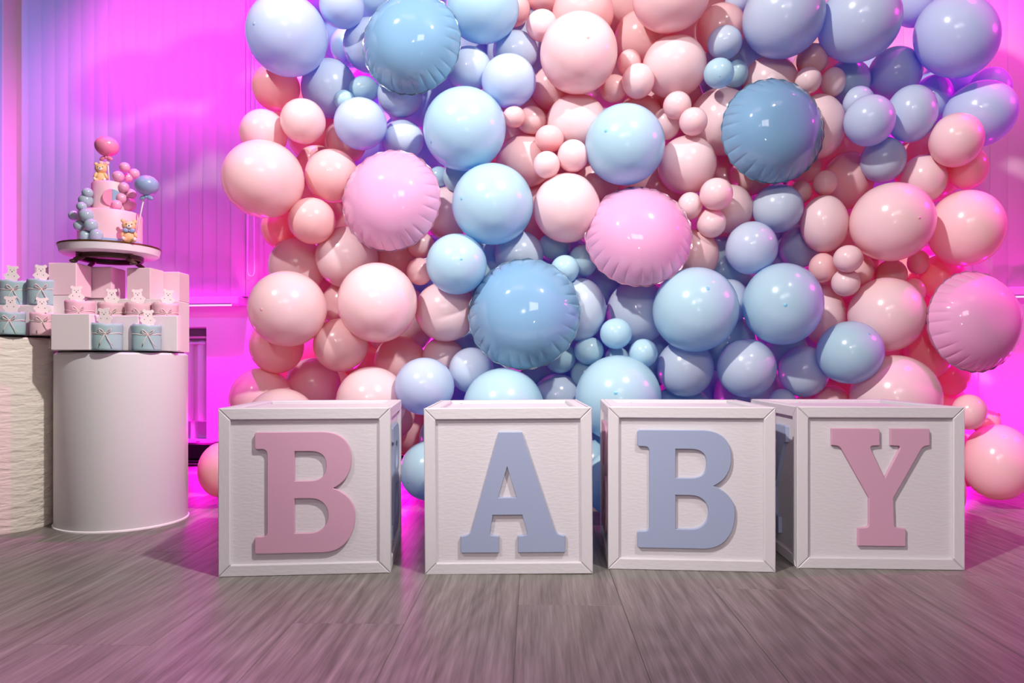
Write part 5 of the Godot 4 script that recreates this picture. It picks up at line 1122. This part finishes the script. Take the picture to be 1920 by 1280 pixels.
	balloon("deep-set medium periwinkle blue balloon behind the blue B block, second nearest", "L", Vector3(1.059, 0.166, -3.010), Vector3(0.137, 0.144, 0.143), Vector3(-0.521, 0.257, 0.814), 0, false)
	balloon("deep-set large blush pink balloon below right of the upper right blue foil balloon", "K", Vector3(1.358, 1.255, -3.140), Vector3(0.153, 0.163, 0.161), Vector3(-0.581, -0.243, 0.777), 0, false)
	balloon("deep-set medium sky blue balloon above left of the upper left blue foil balloon", "B", Vector3(-0.501, 1.871, -2.680), Vector3(0.102, 0.093, 0.099), Vector3(0.149, -0.265, 0.953), 0, false)
	balloon("deep-set medium periwinkle blue balloon below the upper right blue foil balloon", "L", Vector3(1.063, 0.990, -2.860), Vector3(0.115, 0.121, 0.120), Vector3(-0.485, -0.008, 0.874), 0, false)
	balloon("deep-set large sky blue balloon below right of the central pink foil balloon", "B", Vector3(1.126, 0.649, -2.900), Vector3(0.138, 0.148, 0.146), Vector3(-0.566, -0.101, 0.818), 0, false)
	balloon("deep-set medium periwinkle blue balloon above the left pink foil balloon", "L", Vector3(-0.635, 1.480, -3.170), Vector3(0.149, 0.146, 0.150), Vector3(0.087, -0.373, 0.924), 0, false)
	balloon("deep-set medium sky blue balloon above right of the lower blue foil balloon", "B", Vector3(0.205, 0.880, -2.900), Vector3(0.138, 0.137, 0.140), Vector3(0.081, -0.011, 0.997), 0, false)
	balloon("deep-set large sky blue balloon below right of the left pink foil balloon", "B", Vector3(-0.326, 0.884, -2.980), Vector3(0.148, 0.147, 0.150), Vector3(0.268, -0.052, 0.962), 0, false)
	balloon("deep-set large blush pink balloon behind the pink Y block, second nearest", "K", Vector3(1.507, 0.258, -3.130), Vector3(0.149, 0.165, 0.160), Vector3(-0.408, -0.040, 0.912), 0, false)
	balloon("deep-set medium pale pink balloon left of the right edge pink foil balloon, nearest", "P", Vector3(1.518, 0.571, -2.840), Vector3(0.109, 0.123, 0.118), Vector3(-0.274, -0.012, 0.962), 0, false)
	balloon("deep-set large pale pink balloon right of the central pink foil balloon", "P", Vector3(0.888, 1.050, -3.040), Vector3(0.150, 0.154, 0.155), Vector3(-0.213, 0.059, 0.975), 0, false)
	balloon("deep-set large periwinkle blue balloon right of the upper left blue foil balloon, nearest", "L", Vector3(-0.189, 1.773, -2.930), Vector3(0.154, 0.142, 0.151), Vector3(0.013, -0.376, 0.927), 0, false)
	balloon("deep-set medium blush pink balloon below left of the left pink foil balloon", "K", Vector3(-0.693, 0.756, -2.850), Vector3(0.111, 0.113, 0.114), Vector3(0.356, 0.124, 0.926), 0, false)
	balloon("deep-set medium pale pink balloon above left of the central pink foil balloon", "P", Vector3(0.211, 1.296, -2.890), Vector3(0.119, 0.115, 0.119), Vector3(0.131, -0.214, 0.968), 0, false)
	balloon("deep-set large sky blue balloon behind the blue B block, third nearest", "B", Vector3(0.345, 0.115, -2.322), Vector3(0.113, 0.113, 0.116), Vector3(-0.221, 0.248, 0.943), 0, false)
	balloon("deep-set medium sky blue balloon behind the blue B block, second nearest", "B", Vector3(0.715, 0.105, -2.238), Vector3(0.099, 0.103, 0.103), Vector3(-0.243, 0.319, 0.916), 0, false)
	balloon("deep-set large sky blue balloon below left of the upper left blue foil balloon", "B", Vector3(-0.669, 1.714, -3.310), Vector3(0.172, 0.165, 0.172), Vector3(0.349, -0.199, 0.916), 0, false)
	balloon("deep-set medium blush pink balloon below left of the upper left blue foil balloon", "K", Vector3(-0.846, 1.557, -2.940), Vector3(0.126, 0.125, 0.128), Vector3(0.156, -0.131, 0.979), 0, false)
	balloon("deep-set large blush pink balloon behind the pink Y block, nearest", "K", Vector3(1.271, 0.113, -2.195), Vector3(0.098, 0.112, 0.107), Vector3(-0.347, 0.364, 0.864), 0, false)
	balloon("deep-set medium sky blue balloon below right of the lower blue foil balloon", "B", Vector3(0.234, 0.512, -2.870), Vector3(0.123, 0.124, 0.126), Vector3(-0.275, 0.041, 0.961), 0, false)
	balloon("deep-set medium pale pink balloon left of the upper right blue foil balloon", "P", Vector3(0.696, 1.475, -2.970), Vector3(0.134, 0.131, 0.135), Vector3(-0.048, -0.260, 0.965), 0, false)
	balloon("deep-set large sky blue balloon behind the blue A block, third nearest", "B", Vector3(-0.161, 0.120, -2.311), Vector3(0.120, 0.119, 0.122), Vector3(-0.098, 0.055, 0.994), 0, false)
	balloon("deep-set large sky blue balloon above right of the upper right blue foil balloon", "B", Vector3(1.415, 1.626, -2.880), Vector3(0.128, 0.136, 0.134), Vector3(-0.305, -0.429, 0.850), 0, false)
	balloon("deep-set large periwinkle blue balloon right of the upper right blue foil balloon", "L", Vector3(1.632, 1.367, -3.210), Vector3(0.150, 0.164, 0.160), Vector3(-0.514, -0.164, 0.842), 0, false)
	balloon("deep-set medium pale pink balloon left of the right edge pink foil balloon, second nearest", "P", Vector3(1.354, 0.747, -2.950), Vector3(0.113, 0.124, 0.121), Vector3(-0.559, -0.006, 0.829), 0, false)
	balloon("deep-set large blush pink balloon right of the left pink foil balloon", "K", Vector3(-0.049, 1.362, -3.030), Vector3(0.161, 0.155, 0.161), Vector3(0.131, -0.358, 0.924), 0, false)
	balloon("deep-set large sky blue balloon above right of the upper left blue foil balloon", "B", Vector3(-0.217, 2.013, -3.070), Vector3(0.151, 0.135, 0.146), Vector3(-0.019, -0.294, 0.956), 0, false)
	balloon("deep-set large pale pink balloon below right of the upper right blue foil balloon", "P", Vector3(1.371, 1.056, -2.920), Vector3(0.137, 0.150, 0.147), Vector3(-0.370, -0.057, 0.927), 0, false)
	balloon("large periwinkle blue balloon in the unseen rows above the picture's top edge", "L", Vector3(-0.791, 2.034, -2.530), Vector3(0.123, 0.117, 0.122), Vector3(0.158, -0.474, 0.866), 0, false)  # from here on rows out of view, placed to shade the blinds
	balloon("large periwinkle blue balloon in the unseen rows above the picture's top edge", "L", Vector3(-0.548, 2.010, -2.530), Vector3(0.125, 0.116, 0.123), Vector3(0.393, -0.423, 0.817), 0, false)
	balloon("large periwinkle blue balloon in the unseen rows above the picture's top edge", "L", Vector3(-0.308, 1.996, -2.530), Vector3(0.135, 0.116, 0.128), Vector3(0.004, -0.437, 0.899), 0, false)
	balloon("large periwinkle blue balloon in the unseen rows above the picture's top edge", "L", Vector3(-0.103, 2.073, -2.630), Vector3(0.131, 0.120, 0.128), Vector3(-0.152, -0.401, 0.903), 0, false)
	balloon("large blush pink balloon in the unseen rows above the picture's top edge", "K", Vector3(0.116, 2.001, -2.530), Vector3(0.135, 0.116, 0.128), Vector3(0.171, -0.367, 0.914), 0, false)
	balloon("large pale pink balloon in the unseen rows above the picture's top edge", "P", Vector3(0.361, 2.032, -2.530), Vector3(0.124, 0.115, 0.122), Vector3(-0.363, -0.298, 0.883), 0, false)
	balloon("large blush pink balloon in the unseen rows above the picture's top edge", "K", Vector3(0.596, 2.025, -2.560), Vector3(0.137, 0.118, 0.130), Vector3(-0.326, -0.584, 0.743), 0, false)
	balloon("large blush pink balloon in the unseen rows above the picture's top edge", "K", Vector3(0.839, 2.028, -2.530), Vector3(0.119, 0.117, 0.120), Vector3(-0.390, -0.404, 0.827), 0, false)
	balloon("large sky blue balloon in the unseen rows above the picture's top edge", "B", Vector3(1.063, 2.055, -2.590), Vector3(0.119, 0.121, 0.122), Vector3(-0.575, -0.213, 0.790), 0, false)
	balloon("large periwinkle blue balloon in the unseen rows above the picture's top edge", "L", Vector3(1.292, 1.991, -2.530), Vector3(0.119, 0.119, 0.121), Vector3(-0.416, -0.564, 0.713), 0, false)
	balloon("large periwinkle blue balloon in the unseen rows above the picture's top edge", "L", Vector3(-0.655, 2.269, -2.530), Vector3(0.125, 0.112, 0.121), Vector3(0.322, -0.307, 0.895), 0, false)
	balloon("large sky blue balloon in the unseen rows above the picture's top edge", "B", Vector3(-0.449, 2.319, -2.640), Vector3(0.140, 0.116, 0.131), Vector3(-0.098, -0.590, 0.802), 0, false)
	balloon("large periwinkle blue balloon in the unseen rows above the picture's top edge", "L", Vector3(-0.229, 2.253, -2.530), Vector3(0.129, 0.111, 0.123), Vector3(-0.113, -0.532, 0.839), 0, false)
	balloon("large sky blue balloon in the unseen rows above the picture's top edge", "B", Vector3(0.010, 2.289, -2.630), Vector3(0.137, 0.116, 0.129), Vector3(-0.062, -0.647, 0.760), 0, false)
	balloon("large blush pink balloon in the unseen rows above the picture's top edge", "K", Vector3(0.243, 2.269, -2.530), Vector3(0.136, 0.111, 0.126), Vector3(0.134, -0.389, 0.911), 0, false)
	balloon("large blush pink balloon in the unseen rows above the picture's top edge", "K", Vector3(0.484, 2.234, -2.550), Vector3(0.127, 0.113, 0.122), Vector3(-0.272, -0.430, 0.861), 0, false)
	balloon("large pale pink balloon in the unseen rows above the picture's top edge", "P", Vector3(0.710, 2.259, -2.570), Vector3(0.122, 0.114, 0.121), Vector3(-0.258, -0.363, 0.895), 0, false)
	balloon("large pale pink balloon in the unseen rows above the picture's top edge", "P", Vector3(0.939, 2.238, -2.530), Vector3(0.118, 0.113, 0.118), Vector3(-0.446, -0.293, 0.846), 0, false)
	balloon("large periwinkle blue balloon in the unseen rows above the picture's top edge", "L", Vector3(1.179, 2.239, -2.540), Vector3(0.110, 0.115, 0.115), Vector3(-0.279, -0.401, 0.872), 0, false)
	balloon("large periwinkle blue balloon in the unseen rows above the picture's top edge", "L", Vector3(1.397, 2.260, -2.570), Vector3(0.120, 0.117, 0.121), Vector3(-0.412, -0.381, 0.828), 0, false)
	balloon("large sky blue balloon in the unseen rows above the picture's top edge", "B", Vector3(-0.765, 2.488, -2.530), Vector3(0.116, 0.108, 0.114), Vector3(0.044, -0.377, 0.925), 0, false)
	balloon("large sky blue balloon in the unseen rows above the picture's top edge", "B", Vector3(-0.547, 2.523, -2.560), Vector3(0.134, 0.108, 0.123), Vector3(0.154, -0.641, 0.752), 0, false)
	balloon("large sky blue balloon in the unseen rows above the picture's top edge", "B", Vector3(-0.348, 2.604, -2.660), Vector3(0.140, 0.111, 0.128), Vector3(0.046, -0.465, 0.884), 0, false)
	balloon("large periwinkle blue balloon in the unseen rows above the picture's top edge", "L", Vector3(-0.087, 2.507, -2.590), Vector3(0.136, 0.109, 0.125), Vector3(0.166, -0.630, 0.759), 0, false)
	balloon("large pale pink balloon in the unseen rows above the picture's top edge", "P", Vector3(0.150, 2.488, -2.550), Vector3(0.132, 0.107, 0.122), Vector3(-0.110, -0.366, 0.924), 0, false)
	balloon("large blush pink balloon in the unseen rows above the picture's top edge", "K", Vector3(0.361, 2.556, -2.620), Vector3(0.126, 0.110, 0.121), Vector3(-0.320, -0.565, 0.760), 0, false)
	balloon("large pale pink balloon in the unseen rows above the picture's top edge", "P", Vector3(0.578, 2.492, -2.530), Vector3(0.135, 0.107, 0.123), Vector3(0.019, -0.446, 0.895), 0, false)
	balloon("large pale pink balloon in the unseen rows above the picture's top edge", "P", Vector3(0.807, 2.496, -2.530), Vector3(0.119, 0.108, 0.115), Vector3(-0.245, -0.546, 0.801), 0, false)
	balloon("large periwinkle blue balloon in the unseen rows above the picture's top edge", "L", Vector3(1.059, 2.498, -2.530), Vector3(0.119, 0.109, 0.116), Vector3(-0.533, -0.414, 0.738), 0, false)
	balloon("large periwinkle blue balloon in the unseen rows above the picture's top edge", "L", Vector3(1.278, 2.476, -2.530), Vector3(0.112, 0.110, 0.114), Vector3(-0.415, -0.641, 0.645), 0, false)
